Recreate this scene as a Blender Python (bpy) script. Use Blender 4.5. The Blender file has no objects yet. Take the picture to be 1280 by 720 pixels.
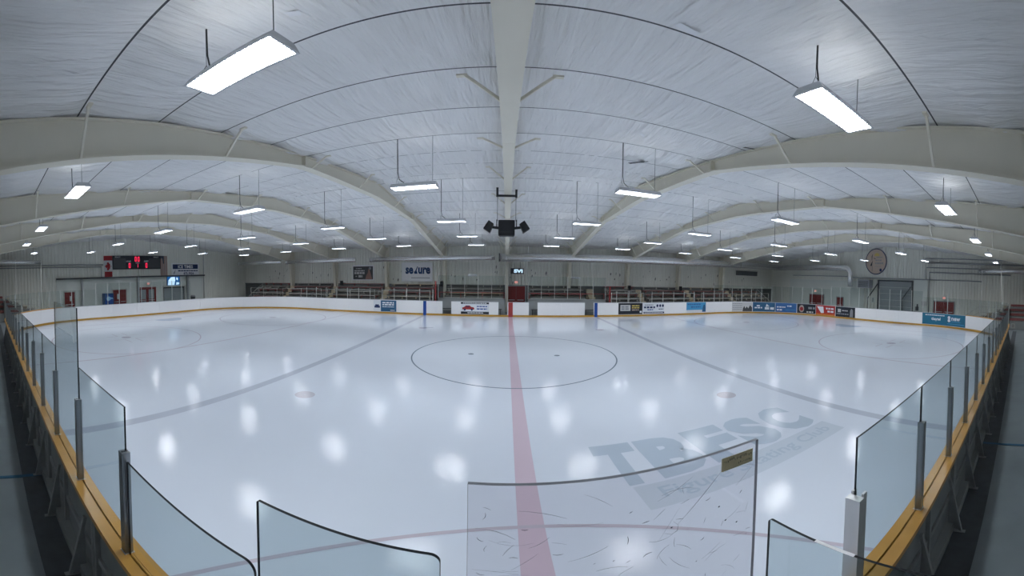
import bpy, bmesh, math, random
from mathutils import Matrix, Vector, noise
random.seed(7)
C = bpy.context.scene.collection
SC = bpy.context.scene
PI = math.pi

# ------------------------------------------------------------------ helpers
class MB:
    """collects boxes, tubes and polygons and links them as ONE mesh object"""
    def __init__(s): s.v = []; s.f = []; s.m = []; s.sm = []
    def poly(s, pts, m=0, smooth=False):
        b = len(s.v); s.v += [tuple(p) for p in pts]; s.f.append(tuple(range(b, b + len(pts)))); s.m.append(m); s.sm.append(smooth)
    def box(s, a, b, m=0, mats=None):
        x0, y0, z0 = a; x1, y1, z1 = b
        s.hexa([(x0,y0,z0),(x1,y0,z0),(x1,y1,z0),(x0,y1,z0),(x0,y0,z1),(x1,y0,z1),(x1,y1,z1),(x0,y1,z1)], m, mats)
    def hexa(s, p, m=0, mats=None):
        b = len(s.v); s.v += [tuple(q) for q in p]
        F = [(3,2,1,0),(4,5,6,7),(0,1,5,4),(1,2,6,5),(2,3,7,6),(3,0,4,7)]   # bottom top y0 x1 y1 x0
        for k, f in enumerate(F):
            s.f.append(tuple(b + i for i in f)); s.m.append(mats[k] if mats else m); s.sm.append(False)
    def bar(s, a, b, w, h, m=0, up=(0,0,1)):
        a = Vector(a); b = Vector(b); d = (b - a).normalized(); u = Vector(up)
        if abs(d.dot(u)) > .98: u = Vector((0,1,0))
        r = d.cross(u).normalized(); u = r.cross(d).normalized()
        c = [(-w/2,-h/2),(w/2,-h/2),(w/2,h/2),(-w/2,h/2)]
        p = [a + r*x + u*y for x, y in c] + [b + r*x + u*y for x, y in c]
        s.hexa(p, m)
    def tube(s, pts, rad, n=8, m=0, caps=True, smooth=True):
        pts = [Vector(p) for p in pts]; rings = []
        prev = None
        for i, p in enumerate(pts):
            d = (pts[min(i+1, len(pts)-1)] - pts[max(i-1, 0)]).normalized()
            u = prev if prev is not None else (Vector((0,0,1)) if abs(d.z) < .9 else Vector((0,1,0)))
            r = d.cross(u).normalized(); u = r.cross(d).normalized(); prev = u
            R = rad[i] if isinstance(rad, (list, tuple)) else rad
            b = len(s.v)
            for k in range(n):
                t = 2*PI*k/n; s.v.append(tuple(p + r*math.cos(t)*R + u*math.sin(t)*R))
            rings.append(b)
        for a, b in zip(rings, rings[1:]):
            for k in range(n):
                s.f.append((a+k, a+(k+1) % n, b+(k+1) % n, b+k)); s.m.append(m); s.sm.append(smooth)
        if caps:
            s.f.append(tuple(reversed(range(rings[0], rings[0]+n)))); s.m.append(m); s.sm.append(False)
            s.f.append(tuple(range(rings[-1], rings[-1]+n))); s.m.append(m); s.sm.append(False)
    def prism(s, outline, fn, depth, m=0):
        """outline: 2-D points (ccw), fn(x,y,d) -> 3-D; extruded from d=0 to depth"""
        n = len(outline)
        a = [fn(x, y, 0) for x, y in outline]; b = [fn(x, y, depth) for x, y in outline]
        s.poly(b, m); s.poly(list(reversed(a)), m)
        for i in range(n):
            j = (i+1) % n; s.poly([a[i], a[j], b[j], b[i]], m)
    def mesh(s, name):
        me = bpy.data.meshes.new(name); me.from_pydata(s.v, [], s.f); me.update()
        me.polygons.foreach_set('material_index', s.m); me.polygons.foreach_set('use_smooth', s.sm)
        return me
    def build(s, name, mats, parent=None, loc=None):
        me = s.mesh(name)
        if not isinstance(mats, (list, tuple)): mats = [mats]
        for mm in mats: me.materials.append(mm)
        return link(name, me, parent, loc)

def link(name, me, parent=None, loc=None):
    o = bpy.data.objects.new(name, me); C.objects.link(o)
    if parent is not None: o.parent = parent
    if loc is not None: o.location = loc
    return o
def empty(name, loc=(0,0,0)):
    o = bpy.data.objects.new(name, None); C.objects.link(o); o.location = loc; o.empty_display_size = .1; return o
def tag(o, label, cat, group=None):
    o['label'] = label; o['category'] = cat
    if group: o['group'] = group
    return o
def struct(o, label=None):
    o['kind'] = 'structure'
    if label: o['label'] = label
    return o
def thing(name, label, cat, loc=(0,0,0), group=None): return tag(empty(name, loc), label, cat, group)
def copy_thing(root, loc, label, group=None):
    r = root.copy(); C.objects.link(r); r.location = loc; r['label'] = label
    if group: r['group'] = group
    for ch in [o for o in KIDS[root.name]]:
        c = ch.copy(); C.objects.link(c); c.parent = r
        for g in KIDS.get(ch.name, []):
            d = g.copy(); C.objects.link(d); d.parent = c
    return r
KIDS = {}
def register(root):
    for o in C.objects:
        if o.parent is root:
            KIDS.setdefault(root.name, []).append(o)
            for p in C.objects:
                if p.parent is o: KIDS.setdefault(o.name, []).append(p)

ONES = ['zeroth','first','second','third','fourth','fifth','sixth','seventh','eighth','ninth','tenth','eleventh','twelfth','thirteenth','fourteenth','fifteenth','sixteenth','seventeenth','eighteenth','nineteenth']
TENS = {2:('twentieth','twenty'),3:('thirtieth','thirty'),4:('fortieth','forty'),5:('fiftieth','fifty')}
def nth(n):
    if n < 20: return ONES[n]
    t, u = divmod(n, 10); return TENS[t][0] if u == 0 else TENS[t][1] + '-' + ONES[u]

# ------------------------------------------------------------------ materials
def mat(name, col, rough=.5, metal=0., spec=.5, var=0., scale=3., bump=0., bscale=40., bdist=.01, stretch=(1,1,1), emit=None, estr=0., coords='Object'):
    m = bpy.data.materials.new(name); m.use_nodes = True; nt = m.node_tree; N = nt.nodes; L = nt.links
    p = N['Principled BSDF']; p.inputs['Base Color'].default_value = (*col, 1); p.inputs['Roughness'].default_value = rough
    p.inputs['Metallic'].default_value = metal; p.inputs['Specular IOR Level'].default_value = spec
    if var or bump:
        tc = N.new('ShaderNodeTexCoord'); mp = N.new('ShaderNodeMapping'); mp.inputs['Scale'].default_value = stretch
        L.new(tc.outputs[coords], mp.inputs['Vector'])
        nz = N.new('ShaderNodeTexNoise'); nz.inputs['Scale'].default_value = scale; nz.inputs['Detail'].default_value = 5
        L.new(mp.outputs[0], nz.inputs['Vector'])
        if var:
            mx = N.new('ShaderNodeMix'); mx.data_type = 'RGBA'
            mx.inputs[6].default_value = (*[c*(1-var) for c in col], 1); mx.inputs[7].default_value = (*[min(1, c*(1+var)) for c in col], 1)
            L.new(nz.outputs['Fac'], mx.inputs[0]); L.new(mx.outputs[2], p.inputs['Base Color'])
        if bump:
            n2 = N.new('ShaderNodeTexNoise'); n2.inputs['Scale'].default_value = bscale; n2.inputs['Detail'].default_value = 4
            L.new(mp.outputs[0], n2.inputs['Vector'])
            b = N.new('ShaderNodeBump'); b.inputs['Strength'].default_value = bump; b.inputs['Distance'].default_value = bdist
            L.new(n2.outputs['Fac'], b.inputs['Height']); L.new(b.outputs[0], p.inputs['Normal'])
    if emit: p.inputs['Emission Color'].default_value = (*emit, 1); p.inputs['Emission Strength'].default_value = estr
    return m

def ice_mat(name, col, var=.03):
    m = bpy.data.materials.new(name); m.use_nodes = True; nt = m.node_tree; N = nt.nodes; L = nt.links
    p = N['Principled BSDF']; p.inputs['IOR'].default_value = 1.31; p.inputs['Specular IOR Level'].default_value = .40
    tc = N.new('ShaderNodeTexCoord')
    nz = N.new('ShaderNodeTexNoise'); nz.inputs['Scale'].default_value = .35; nz.inputs['Detail'].default_value = 6; nz.inputs['Roughness'].default_value = .65
    L.new(tc.outputs['Object'], nz.inputs['Vector'])
    mx = N.new('ShaderNodeMix'); mx.data_type = 'RGBA'
    mx.inputs[6].default_value = (*[c*(1-var) for c in col], 1); mx.inputs[7].default_value = (*[min(1, c*(1+var)) for c in col], 1)
    L.new(nz.outputs['Fac'], mx.inputs[0]); L.new(mx.outputs[2], p.inputs['Base Color'])
    # skate scratches and flooding ripples
    mp = N.new('ShaderNodeMapping'); mp.inputs['Scale'].default_value = (1.5, 8., 1); mp.inputs['Rotation'].default_value = (0,0,.15)
    L.new(tc.outputs['Object'], mp.inputs['Vector'])
    n2 = N.new('ShaderNodeTexNoise'); n2.inputs['Scale'].default_value = 2.2; n2.inputs['Detail'].default_value = 6; n2.inputs['Roughness'].default_value = .7
    L.new(mp.outputs[0], n2.inputs['Vector'])
    b = N.new('ShaderNodeBump'); b.inputs['Strength'].default_value = ICE_BUMP; b.inputs['Distance'].default_value = .02
    L.new(n2.outputs['Fac'], b.inputs['Height']); L.new(b.outputs[0], p.inputs['Normal'])
    r = N.new('ShaderNodeMapRange'); r.inputs['To Min'].default_value = .03; r.inputs['To Max'].default_value = .10
    L.new(nz.outputs['Fac'], r.inputs['Value']); L.new(r.outputs[0], p.inputs['Roughness'])
    return m
ICE_BUMP = .08

def board_mat(name, col):
    """white puck boards with streaky grey puck scuffs"""
    m = bpy.data.materials.new(name); m.use_nodes = True; nt = m.node_tree; N = nt.nodes; L = nt.links
    p = N['Principled BSDF']; p.inputs['Roughness'].default_value = .35
    tc = N.new('ShaderNodeTexCoord'); mp = N.new('ShaderNodeMapping'); mp.inputs['Scale'].default_value = (1.2,1.2,9)
    L.new(tc.outputs['Object'], mp.inputs['Vector'])
    nz = N.new('ShaderNodeTexNoise'); nz.inputs['Scale'].default_value = 2.2; nz.inputs['Detail'].default_value = 8; nz.inputs['Roughness'].default_value = .72
    L.new(mp.outputs[0], nz.inputs['Vector'])
    cr = N.new('ShaderNodeValToRGB'); e = cr.color_ramp.elements
    e[0].position = .24; e[0].color = (col[0]*.6, col[1]*.6, col[2]*.61, 1); e[1].position = .40; e[1].color = (*col, 1)
    L.new(nz.outputs['Fac'], cr.inputs[0]); L.new(cr.outputs[0], p.inputs['Base Color'])
    return m

def glass_mat(name, tint, refl=1.0):
    m = bpy.data.materials.new(name); m.use_nodes = True; nt = m.node_tree; N = nt.nodes; L = nt.links
    N.clear(); out = N.new('ShaderNodeOutputMaterial'); t = N.new('ShaderNodeBsdfTransparent'); g = N.new('ShaderNodeBsdfGlossy')
    t.inputs[0].default_value = (*tint, 1); g.inputs['Roughness'].default_value = .02
    fr = N.new('ShaderNodeFresnel'); fr.inputs['IOR'].default_value = 1.45
    ml = N.new('ShaderNodeMath'); ml.operation = 'MULTIPLY'; ml.inputs[1].default_value = refl; ge = N.new('ShaderNodeNewGeometry'); sb = N.new('ShaderNodeMath'); sb.operation = 'SUBTRACT'; sb.inputs[0].default_value = 1
    L.new(ge.outputs['Backfacing'], sb.inputs[1]); m2 = N.new('ShaderNodeMath'); m2.operation = 'MULTIPLY'
    L.new(fr.outputs[0], m2.inputs[0]); L.new(sb.outputs[0], m2.inputs[1]); L.new(m2.outputs[0], ml.inputs[0])
    mx = N.new('ShaderNodeMixShader'); L.new(ml.outputs[0], mx.inputs[0]); L.new(t.outputs[0], mx.inputs[1]); L.new(g.outputs[0], mx.inputs[2])
    L.new(mx.outputs[0], out.inputs[0]); return m

def emis(name, col, strength):
    m = bpy.data.materials.new(name); m.use_nodes = True; N = m.node_tree.nodes; L = m.node_tree.links
    N.clear(); out = N.new('ShaderNodeOutputMaterial'); e = N.new('ShaderNodeEmission'); e.inputs[0].default_value = (*col, 1); e.inputs[1].default_value = strength
    L.new(e.outputs[0], out.inputs[0]); return m

LAMP = 75.
M = {}
M['ice'] = ice_mat('ice white', (.65,.705,.795))
M['ice_red'] = ice_mat('ice red line', (.60,.49,.57), .06)
M['ice_blue'] = ice_mat('ice blue line', (.47,.51,.60), .06)
M['ice_thin_red'] = ice_mat('ice thin red', (.52,.48,.55), .05)
M['ice_thin_blue'] = ice_mat('ice thin blue', (.20,.24,.30), .05)
M['ice_dot'] = ice_mat('ice dot', (.48,.47,.54), .05)
M['ice_dark'] = ice_mat('ice dark mark', (.22,.25,.30), .05)
M['ice_logo'] = ice_mat('ice logo blue', (.46,.54,.64), .07)
M['ice_band'] = ice_mat('ice logo band', (.55,.615,.70), .07)
M['ice_crease'] = ice_mat('ice crease', (.42,.50,.62), .06)
M['board'] = board_mat('white board plastic', (.93,.92,.92))
M['white'] = mat('white vinyl', (.82,.83,.86), .4)
M['kick'] = mat('yellow kickplate', (.50,.27,.035), .4, var=.15, scale=2)
M['cap'] = mat('orange cap rail', (.66,.33,.07), .3, var=.12, scale=5, bump=.08, bscale=60)
M['groove'] = mat('rail groove', (.10,.05,.012), .7)
M['cap_grey'] = mat('grey cap rail', (.55,.56,.58), .4)
M['board_back'] = mat('grey board back', (.27,.285,.30), .6, var=.25, scale=4)
M['board_steel'] = mat('dark board steel', (.32,.335,.35), .5, var=.2, scale=8)
M['steel'] = mat('brushed steel', (.30,.32,.34), .32, metal=.9, var=.15, scale=12, stretch=(1,1,.1))
M['bright_steel'] = mat('bright steel', (.62,.63,.64), .4, metal=.7, var=.12, scale=14, stretch=(1,1,.15))
M['black'] = mat('black', (.012,.013,.016), .5)
M['dark_edge'] = mat('dark glass edge', (.006,.010,.014), .5, spec=.15)
M['white_edge'] = mat('white edge tape', (.9,.9,.92), .4)
M['post_white'] = mat('pale aluminium post', (.55,.56,.54), .4)
M['glass'] = glass_mat('rink glass', (.815,.86,.868), 1.0)
M['glass_far'] = glass_mat('far rink glass', (.925,.95,.945), .7)
M['plexi'] = glass_mat('scuffed acrylic', (.94,.935,.945), 1.0)
M['plexi_edge'] = mat('acrylic edge', (.20,.21,.24), .3)
M['scuff'] = mat('scuff', (.16,.17,.20), .7)
M['scuff_light'] = mat('light scuff', (.42,.43,.48), .7)
M['tape'] = mat('masking tape', (.80,.70,.46), .7, var=.15, scale=30)
M['ink'] = mat('ink', (.34,.29,.18), .7)
M['frame'] = mat('grey beige steel paint', (.76,.725,.62), .5, var=.05, scale=1.2)
M['fabric'] = mat('white vinyl insulation', (.82,.82,.82), .28, spec=.5, var=.05, scale=.8, bump=1., bscale=1.7, bdist=.085, stretch=(5.,.45,1))
M['seam'] = mat('dark seam', (.05,.055,.065), .6)
M['wall'] = mat('grey corrugated steel', (.78,.775,.715), .5, var=.05, scale=.6)
M['wall_smooth'] = mat('grey panel wall', (.70,.73,.695), .5, var=.04, scale=.8)
M['wall_dark'] = mat('dark grey band', (.15,.16,.165), .6)
M['concrete'] = mat('grey painted concrete', (.34,.36,.365), .7, var=.08, scale=3)
M['floor'] = mat('grey rubber floor', (.24,.27,.29), .55, var=.25, scale=1.3, bump=.1, bscale=50)
M['mat_dark'] = mat('dark rubber edge', (.09,.10,.115), .7, var=.3, scale=5)
M['stripe'] = mat('blue floor stripe', (.03,.12,.22), .6)
M['duct'] = mat('galvanized duct', (.93,.93,.92), .27, metal=.75, var=.08, scale=3)
M['duct_shade'] = mat('duct mouth shade', (.02,.024,.03), .6)
M['pipe'] = mat('grey pipe', (.36,.37,.38), .4, var=.05)
M['red_door'] = mat('dark red door', (.20,.022,.022), .45, var=.12, scale=2)
M['red_frame'] = mat('red trim', (.30,.035,.035), .45)
M['red_rail'] = mat('red rail', (.38,.05,.05), .45)
M['red_seat'] = mat('dark red seat', (.29,.10,.095), .55, var=.2, scale=2)
M['wood_seat'] = mat('worn wood plank', (.52,.43,.31), .6, var=.2, scale=3)
M['grey_seat'] = mat('grey plank', (.42,.40,.37), .6, var=.2, scale=2)
M['stand_dark'] = mat('stand framing', (.18,.175,.17), .7, var=.2, scale=2)
M['rail_white'] = mat('pale rail', (.56,.56,.53), .45)
M['sign_white'] = mat('sign white', (.86,.86,.88), .4)
M['ad_white'] = mat('advert white', (.80,.82,.86), .4)
M['navy'] = mat('navy ink', (.012,.03,.11), .4)
M['secure_blue'] = mat('deep blue ink', (.01,.05,.16), .4)
M['royal'] = mat('royal blue', (.012,.07,.33), .4)
M['steel_blue'] = mat('steel blue', (.03,.12,.24), .4, var=.1, scale=2)
M['mid_blue'] = mat('mid blue', (.04,.14,.36), .4, var=.1, scale=2)
M['sky_blue'] = mat('sky blue', (.07,.33,.60), .4, var=.1, scale=2)
M['teal'] = mat('teal', (.015,.15,.25), .4, var=.15, scale=1.5)
M['ad_black'] = mat('advert black', (.014,.018,.028), .4)
M['ad_red'] = mat('advert red', (.42,.03,.03), .4)
M['ad_orange'] = mat('advert orange', (.62,.14,.02), .4)
M['ad_yellow'] = mat('advert yellow', (.60,.46,.12), .4)
M['ad_grey'] = mat('advert grey', (.30,.31,.34), .5)
M['skin'] = mat('photo tan', (.42,.33,.29), .5)
M['oval'] = mat('cream pink panel', (.56,.44,.36), .5, var=.06, scale=1)
M['flag_red'] = mat('flag red', (.33,.02,.025), .7)
M['flag_white'] = mat('flag white', (.60,.60,.60), .7)
M['flag_pink'] = mat('faded flag red', (.34,.19,.17), .7)
M['flag_pale'] = mat('faded flag white', (.46,.41,.38), .7)
M['flag_blue'] = mat('faded flag blue', (.06,.07,.11), .7)
M['digit'] = emis('red led', (1.0,.03,.10), 1.3)
M['sign_text'] = mat('sign text white', (.62,.63,.64), .5)
M['lamp_body'] = mat('white lamp housing', (.60,.61,.64), .4)
M['lamp_glow'] = emis('lamp tubes and added uplight', (.93,.97,1.0), LAMP)
M['louver'] = mat('lamp louver', (.10,.11,.13), .5)
M['screen'] = emis('lit screen', (.55,.78,1.0), 1.1)
M['screen_blue'] = emis('lit screen blue', (.02,.12,.35), .8)
M['exit_lit'] = emis('exit sign face', (.9,.55,.5), .7)
M['exit_red'] = emis('exit sign red', (.75,.10,.08), .5)
M['vend_blue'] = mat('vending blue', (.01,.07,.22), .35)
M['vend_glow'] = emis('vending panel', (.25,.5,.8), .35)
M['shutter'] = mat('grey shutter', (.30,.33,.345), .5)
M['dark_grey'] = mat('dark grey', (.06,.065,.07), .5)

# ------------------------------------------------------------------ camera
FX, FY = 410.4768, 474.0124
yaw, pit, rol = -.0164, -.0333, -.0114
R = Matrix.Rotation(yaw, 3, 'Z') @ Matrix.Rotation(pit, 3, 'X') @ Matrix.Rotation(rol, 3, 'Y')
cam = bpy.data.cameras.new('camera'); co = bpy.data.objects.new('camera', cam); C.objects.link(co)
cam.type = 'PANO'; cam.panorama_type = 'EQUIRECTANGULAR'
cam.longitude_min = -640/FX; cam.longitude_max = 640/FX; cam.latitude_min = -360/FY; cam.latitude_max = 360/FY
right, fwd, up = R.col[0], R.col[1], R.col[2]
mw = Matrix.Identity(4)
for i in range(3): mw[i][0] = right[i]; mw[i][1] = up[i]; mw[i][2] = -fwd[i]
mw.translation = (-.371, -14.7624, 3.1376)
co.matrix_world = mw; cam.clip_start = .02; cam.clip_end = 200
SC.camera = co

# ------------------------------------------------------------------ building shell
WX, WY = 34.0, 18.2
def roof(y): return 7.15 - .08*abs(y)
PUR = [.4, 2.2, 3.95, 5.75, 7.6, 9.45, 11.2, 13.0, 14.8, 16.6]
# ceiling: wrinkled vinyl faced insulation hung between the purlins
ys = []
knots = sorted([-p for p in PUR] + PUR + [-WY, WY])
seam = []
for a, b in zip(knots, knots[1:]):
    n = max(2, int((b-a)/.22))
    if abs(a) < WY: ys += [(a-.016, 0, 1), (a+.016, 0, 0)]
    else: ys.append((a, 0, 0))
    for k in range(1, n):
        t = k/n; ys.append((a + (b-a)*t, math.sin(PI*t), 0))
ys.append((WY, 0, 0))
xs = [-WX + 2*WX*i/900 for i in range(901)]
def wr(x, y):
    q = noise.noise(Vector((x*2.3 + .5*y*math.copysign(1, x)*.35, y*.42, 3.1)))
    q2 = noise.noise(Vector((x*.9 - y*.12, y*.6, 9.7)))
    k = 1 - min(1, abs(q)*5)
    return -k*.075 + q2*.06
cv, cf, cm = [], [], []
for x in xs:
    for y, s, f in ys:
        cv.append((x, y, roof(y) - .055*s + (wr(x, y)*min(1, s*1.6) if s else 0)))
ny = len(ys)
for i in range(len(xs)-1):
    for j in range(ny-1):
        a = i*ny + j
        cf.append((a, a+1, a+ny+1, a+ny)); cm.append(1 if ys[j][2] else 0)
me = bpy.data.meshes.new('ceiling'); me.from_pydata(cv, [], cf); me.polygons.foreach_set('material_index', cm)
me.polygons.foreach_set('use_smooth', [True]*len(cf)); me.materials.append(M['fabric']); me.materials.append(M['seam'])
struct(link('ceiling', me), 'white wrinkled insulation ceiling with dark seams')
b = MB(); b.box((-WX-.2,-WY-.2,7.35),(WX+.2,WY+.2,7.5)); struct(b.build('roof_deck', M['seam']))

def corrugated(name, along, fixed, a0, a1, zfun, z0, facing, label, pitch=.32, depth=.035, m='wall'):
    """ribbed steel sheeting; along 'x' or 'y', fixed = the other coordinate, facing = +1/-1 direction of the room"""
    B = MB(); t = a0
    prof = []
    while t < a1:
        for dt, d in ((0,0),(.18,0),(.22,1),(.28,1)):
            if t + dt <= a1: prof.append((t+dt, d*depth))
        t += pitch
    prof.append((a1, 0))
    P = (lambda s, d, z: (s, fixed + facing*d, z)) if along == 'x' else (lambda s, d, z: (fixed + facing*d, s, z))
    for (s0, d0), (s1, d1) in zip(prof, prof[1:]):
        B.poly([P(s0,d0,z0), P(s1,d1,z0), P(s1,d1,zfun(s1)), P(s0,d0,zfun(s0))])
    o = B.build(name, M[m]); struct(o, label)
    S = MB()
    lo = (a0, fixed - facing*.2, z0-.02) if along == 'x' else (fixed - facing*.2, a0, z0-.02)
    # backing slab
    for k in range(24):
        u0 = a0 + (a1-a0)*k/24; u1 = a0 + (a1-a0)*(k+1)/24; zt = min(zfun(u0), zfun(u1))
        p0 = P(u0, -.2, z0); p1 = P(u1, -.06, zt)
        S.box([min(p0[i], p1[i]) for i in range(3)], [max(p0[i], p1[i]) for i in range(3)])
    S.build('backing', M['wall_dark'], o)
    return o
corrugated('wall_far', 'x', WY, -WX, WX, lambda s: roof(WY), 2.24, -1, 'pale grey ribbed steel wall above the bleachers')
corrugated('wall_near', 'x', -WY, -WX, WX, lambda s: roof(WY), 0, 1, 'grey ribbed steel wall behind the walkway')
corrugated('wall_left', 'y', -WX, -WY, WY, lambda s: roof(s), 0, 1, 'grey ribbed steel end wall with the scoreboard')
corrugated('wall_right', 'y', WX, -WY, WY, lambda s: roof(s), 0, -1, 'grey ribbed steel end wall with the oval sign')
b = MB(); b.box((-WX, WY-.02, 0),(WX, WY+.2, 2.24)); b.box((-WX, WY-.05, 2.18),(WX, WY-.02, 2.3)); struct(b.build('trim_1', M['wall_dark']), 'dark base band under the ribbed far wall')
rw = random.Random(12); B = MB()
for k in range(70):
    x = rw.uniform(-30, 30); z = rw.uniform(2.45, 3.9); w_, h_ = rw.uniform(.03,.09), rw.uniform(.05,.2)
    B.poly([(x-w_,WY-.04,z),(x,WY-.04,z-h_),(x+w_,WY-.04,z+h_*.3),(x+w_*.2,WY-.04,z+h_)])
o = B.build('puck_marks', M['stand_dark'], bpy.data.objects['wall_far']); o['kind'] = 'stuff'
def on_roof(x, y): return (x, y, roof(y) - .085)
CE = bpy.data.objects['ceiling']
for p in ([(3.72,-3.95),(4.15,-4.55),(4.28,-4.5),(3.85,-3.85)], [(12.2,-13.2),(12.9,-13.25),(12.85,-13.35),(12.2,-13.3)], [(5.45,-7.95),(5.75,-8.1),(5.72,-8.17),(5.45,-8.05)]):
    B = MB(); B.poly([on_roof(x, y) for x, y in p]); B.build('torn_slit', M['black'], CE)
for x, y, a in ((-2.6,-11.9,.4),(-3.2,-11.1,-.3),(4.4,-10.6,.5),(1.6,-11.4,.2),(3.0,-6.9,.8)):
    B = MB(); ca, sa = math.cos(a), math.sin(a)
    B.poly([on_roof(x+ca*u-sa*v, y+sa*u+ca*v) for u, v in ((-.16,-.05),(.16,-.05),(.16,.05),(-.16,.05))]); B.build('repair_tape', M['white'], CE)
# concrete floor around the ice
b = MB(); b.box((-WX,-WY,-.25),(WX,WY,-.03)); struct(b.build('floor', M['floor']), 'dark grey rubber walkway floor')
# smooth facade of the lobby under the scoreboard
b = MB(); b.box((-WX+.03,-8.0,0),(-WX+.08,10.5,3.3)); struct(b.build('wall_lobby', M['wall_smooth']), 'smooth grey lobby wall under the scoreboard')
b = MB(); b.box((WX-.09,3.2,0),(WX-.04,14.6,3.6)); b.box((WX-.09,-4.6,0),(WX-.04,1.3,3.95)); struct(b.build('wall_service', M['wall_smooth']), 'smooth grey service wall beside the overhead door')

# ------------------------------------------------------------------ rink outline
XL, XR, YN, YF, RC = -29.0, 29.9, -13.8, 13.72, 8.5
A_ = XR-RC; Q_ = PI/2*RC; B_ = (YF-YN)-2*RC; C_ = (XR-XL)-2*RC
TOT = 2*B_ + 2*C_ + 4*Q_
def path(s):
    """point and outward normal at arc length s (0 = far boards at centre, growing towards the oval-sign end)"""
    s %= TOT
    if s < A_: return (s, YF, 0, 1)
    s -= A_
    if s < Q_: t = s/RC; return (XR-RC+RC*math.sin(t), YF-RC+RC*math.cos(t), math.sin(t), math.cos(t))
    s -= Q_
    if s < B_: return (XR, YF-RC-s, 1, 0)
    s -= B_
    if s < Q_: t = s/RC; return (XR-RC+RC*math.cos(t), YN+RC-RC*math.sin(t), math.cos(t), -math.sin(t))
    s -= Q_
    if s < C_: return (XR-RC-s, YN, 0, -1)
    s -= C_
    if s < Q_: t = s/RC; return (XL+RC-RC*math.sin(t), YN+RC-RC*math.cos(t), -math.sin(t), -math.cos(t))
    s -= Q_
    if s < B_: return (XL, YN+RC+s, -1, 0)
    s -= B_
    if s < Q_: t = s/RC; return (XL+RC-RC*math.cos(t), YF-RC+RC*math.sin(t), -math.cos(t), math.sin(t))
    s -= Q_
    return (XL+RC+s, YF, 0, 1)
def near_s(x): return A_ + 2*Q_ + B_ + (XR-RC-x)          # s on the walkway side for a given x
S_NEAR0, S_NEAR1 = near_s(XR-RC), near_s(XL+RC)
def pt(s, off, z):
    x, y, nx, ny = path(s); return (x + nx*off, y + ny*off, z)
def arc_box(B, s0, s1, o0, o1, z0, z1, m=0, step=.2, gap=0.):
    n = max(1, int(math.ceil((s1-s0)/step)))
    straight = True
    for k in range(n):
        a = s0 + (s1-s0)*k/n; c = s0 + (s1-s0)*(k+1)/n
        p = [pt(a,o0,z0),pt(c,o0,z0),pt(c,o1,z0),pt(a,o1,z0),pt(a,o0,z1),pt(c,o0,z1),pt(c,o1,z1),pt(a,o1,z1)]
        B.hexa([Vector(q) for q in p], m)

# ------------------------------------------------------------------ ice
def ice_poly(name, pts, m, z): 
    B = MB(); B.poly([(x,y,z) for x, y in pts]); return B.build(name, m, ICE)
out = [path(TOT*k/240)[:2] for k in range(240)]
B = MB(); B.poly([(x,y,0) for x, y in reversed(out)]); 
ICE = B.build('ice_sheet', M['ice']); struct(ICE, 'glossy white ice surface')
b = MB(); b.poly([(x,y,-.025) for x, y in reversed(out)]); b.build('ice_base', M['concrete'], ICE)
def ring(name, cx, cy, r0, r1, m, z, a0=0, a1=2*PI, n=96):
    B = MB()
    for k in range(n):
        t = a0 + (a1-a0)*k/n; u = a0 + (a1-a0)*(k+1)/n
        B.poly([(cx+r0*math.cos(t),cy+r0*math.sin(t),z),(cx+r1*math.cos(t),cy+r1*math.sin(t),z),(cx+r1*math.cos(u),cy+r1*math.sin(u),z),(cx+r0*math.cos(u),cy+r0*math.sin(u),z)])
    return B.build(name, m, ICE)
def strip(name, x0, y0, x1, y1, m, z): return ice_poly(name, [(x0,y0),(x1,y0),(x1,y1),(x0,y1)], m, z)
strip('centre_line', -.2, YN, .14, YF, M['ice_red'], .002)['label'] = 'wide pale red centre line'
strip('blue_line', -7.78, YN, -7.46, YF, M['ice_blue'], .002); strip('blue_line', 7.46, YN, 7.78, YF, M['ice_blue'], .002)
for sx in (-1, 1):
    strip('ringette_line', sx*14.42-.05, YN, sx*14.42+.05, YF, M['ice_thin_red'], .002)
    gx = 25.4*sx; ya = 12.3
    strip('goal_line', gx-.04, -ya, gx+.04, ya, M['ice_thin_red'], .002)
    # goal crease
    B = MB(); B.poly([(gx-sx*.04, -1.2, .003)] + [(gx - sx*1.55*math.sin(PI*k/14), -1.25*math.cos(PI*k/14), .003) for k in range(1, 14)] + [(gx-sx*.04, 1.2, .003)]); B.build('goal_crease', M['ice_crease'], ICE)
    for sy in (-1, 1):
        cx, cy = 18.96*sx, 6.71*sy
        ring('faceoff_circle', cx, cy, 4.53, 4.60, M['ice_thin_red'], .003)
        ring('faceoff_dot', cx, cy, 0.02, .3, M['ice_dot'], .003, n=28)
        ring('faceoff_dot', 5.95*sx, 6.71*sy - (.2 if sy < 0 else 0), 0.02, .3, M['ice_dot'], .003, n=28)
        B = MB()
        for hx in (-1, 1):
            for hy in (-1, 1):
                x0 = cx + hx*.6; y0 = cy + hy*.35
                B.poly([(x0,y0-.025,.003),(x0+hx*1.0,y0-.025,.003),(x0+hx*1.0,y0+.025,.003),(x0,y0+.025,.003)][::hx])
                B.poly([(x0-.025,y0,.003),(x0+.025,y0,.003),(x0+.025,y0+hy*.7,.003),(x0-.025,y0+hy*.7,.003)][::hy])
        B.build('faceoff_marks', M['ice_thin_red'], ICE)
ring('centre_circle', 0, 0, 4.54, 4.60, M['ice_thin_blue'], .004, n=160)
ring('referee_crease', 0, YN-.08, 3.09, 3.16, M['ice_thin_red'], .004, .02, PI-.02)
for x, y in ((-1.96,-.02),(1.92,-.2)): ring('small_mark', x, y, .01, .13, M['ice_dark'], .004, n=20)
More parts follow.
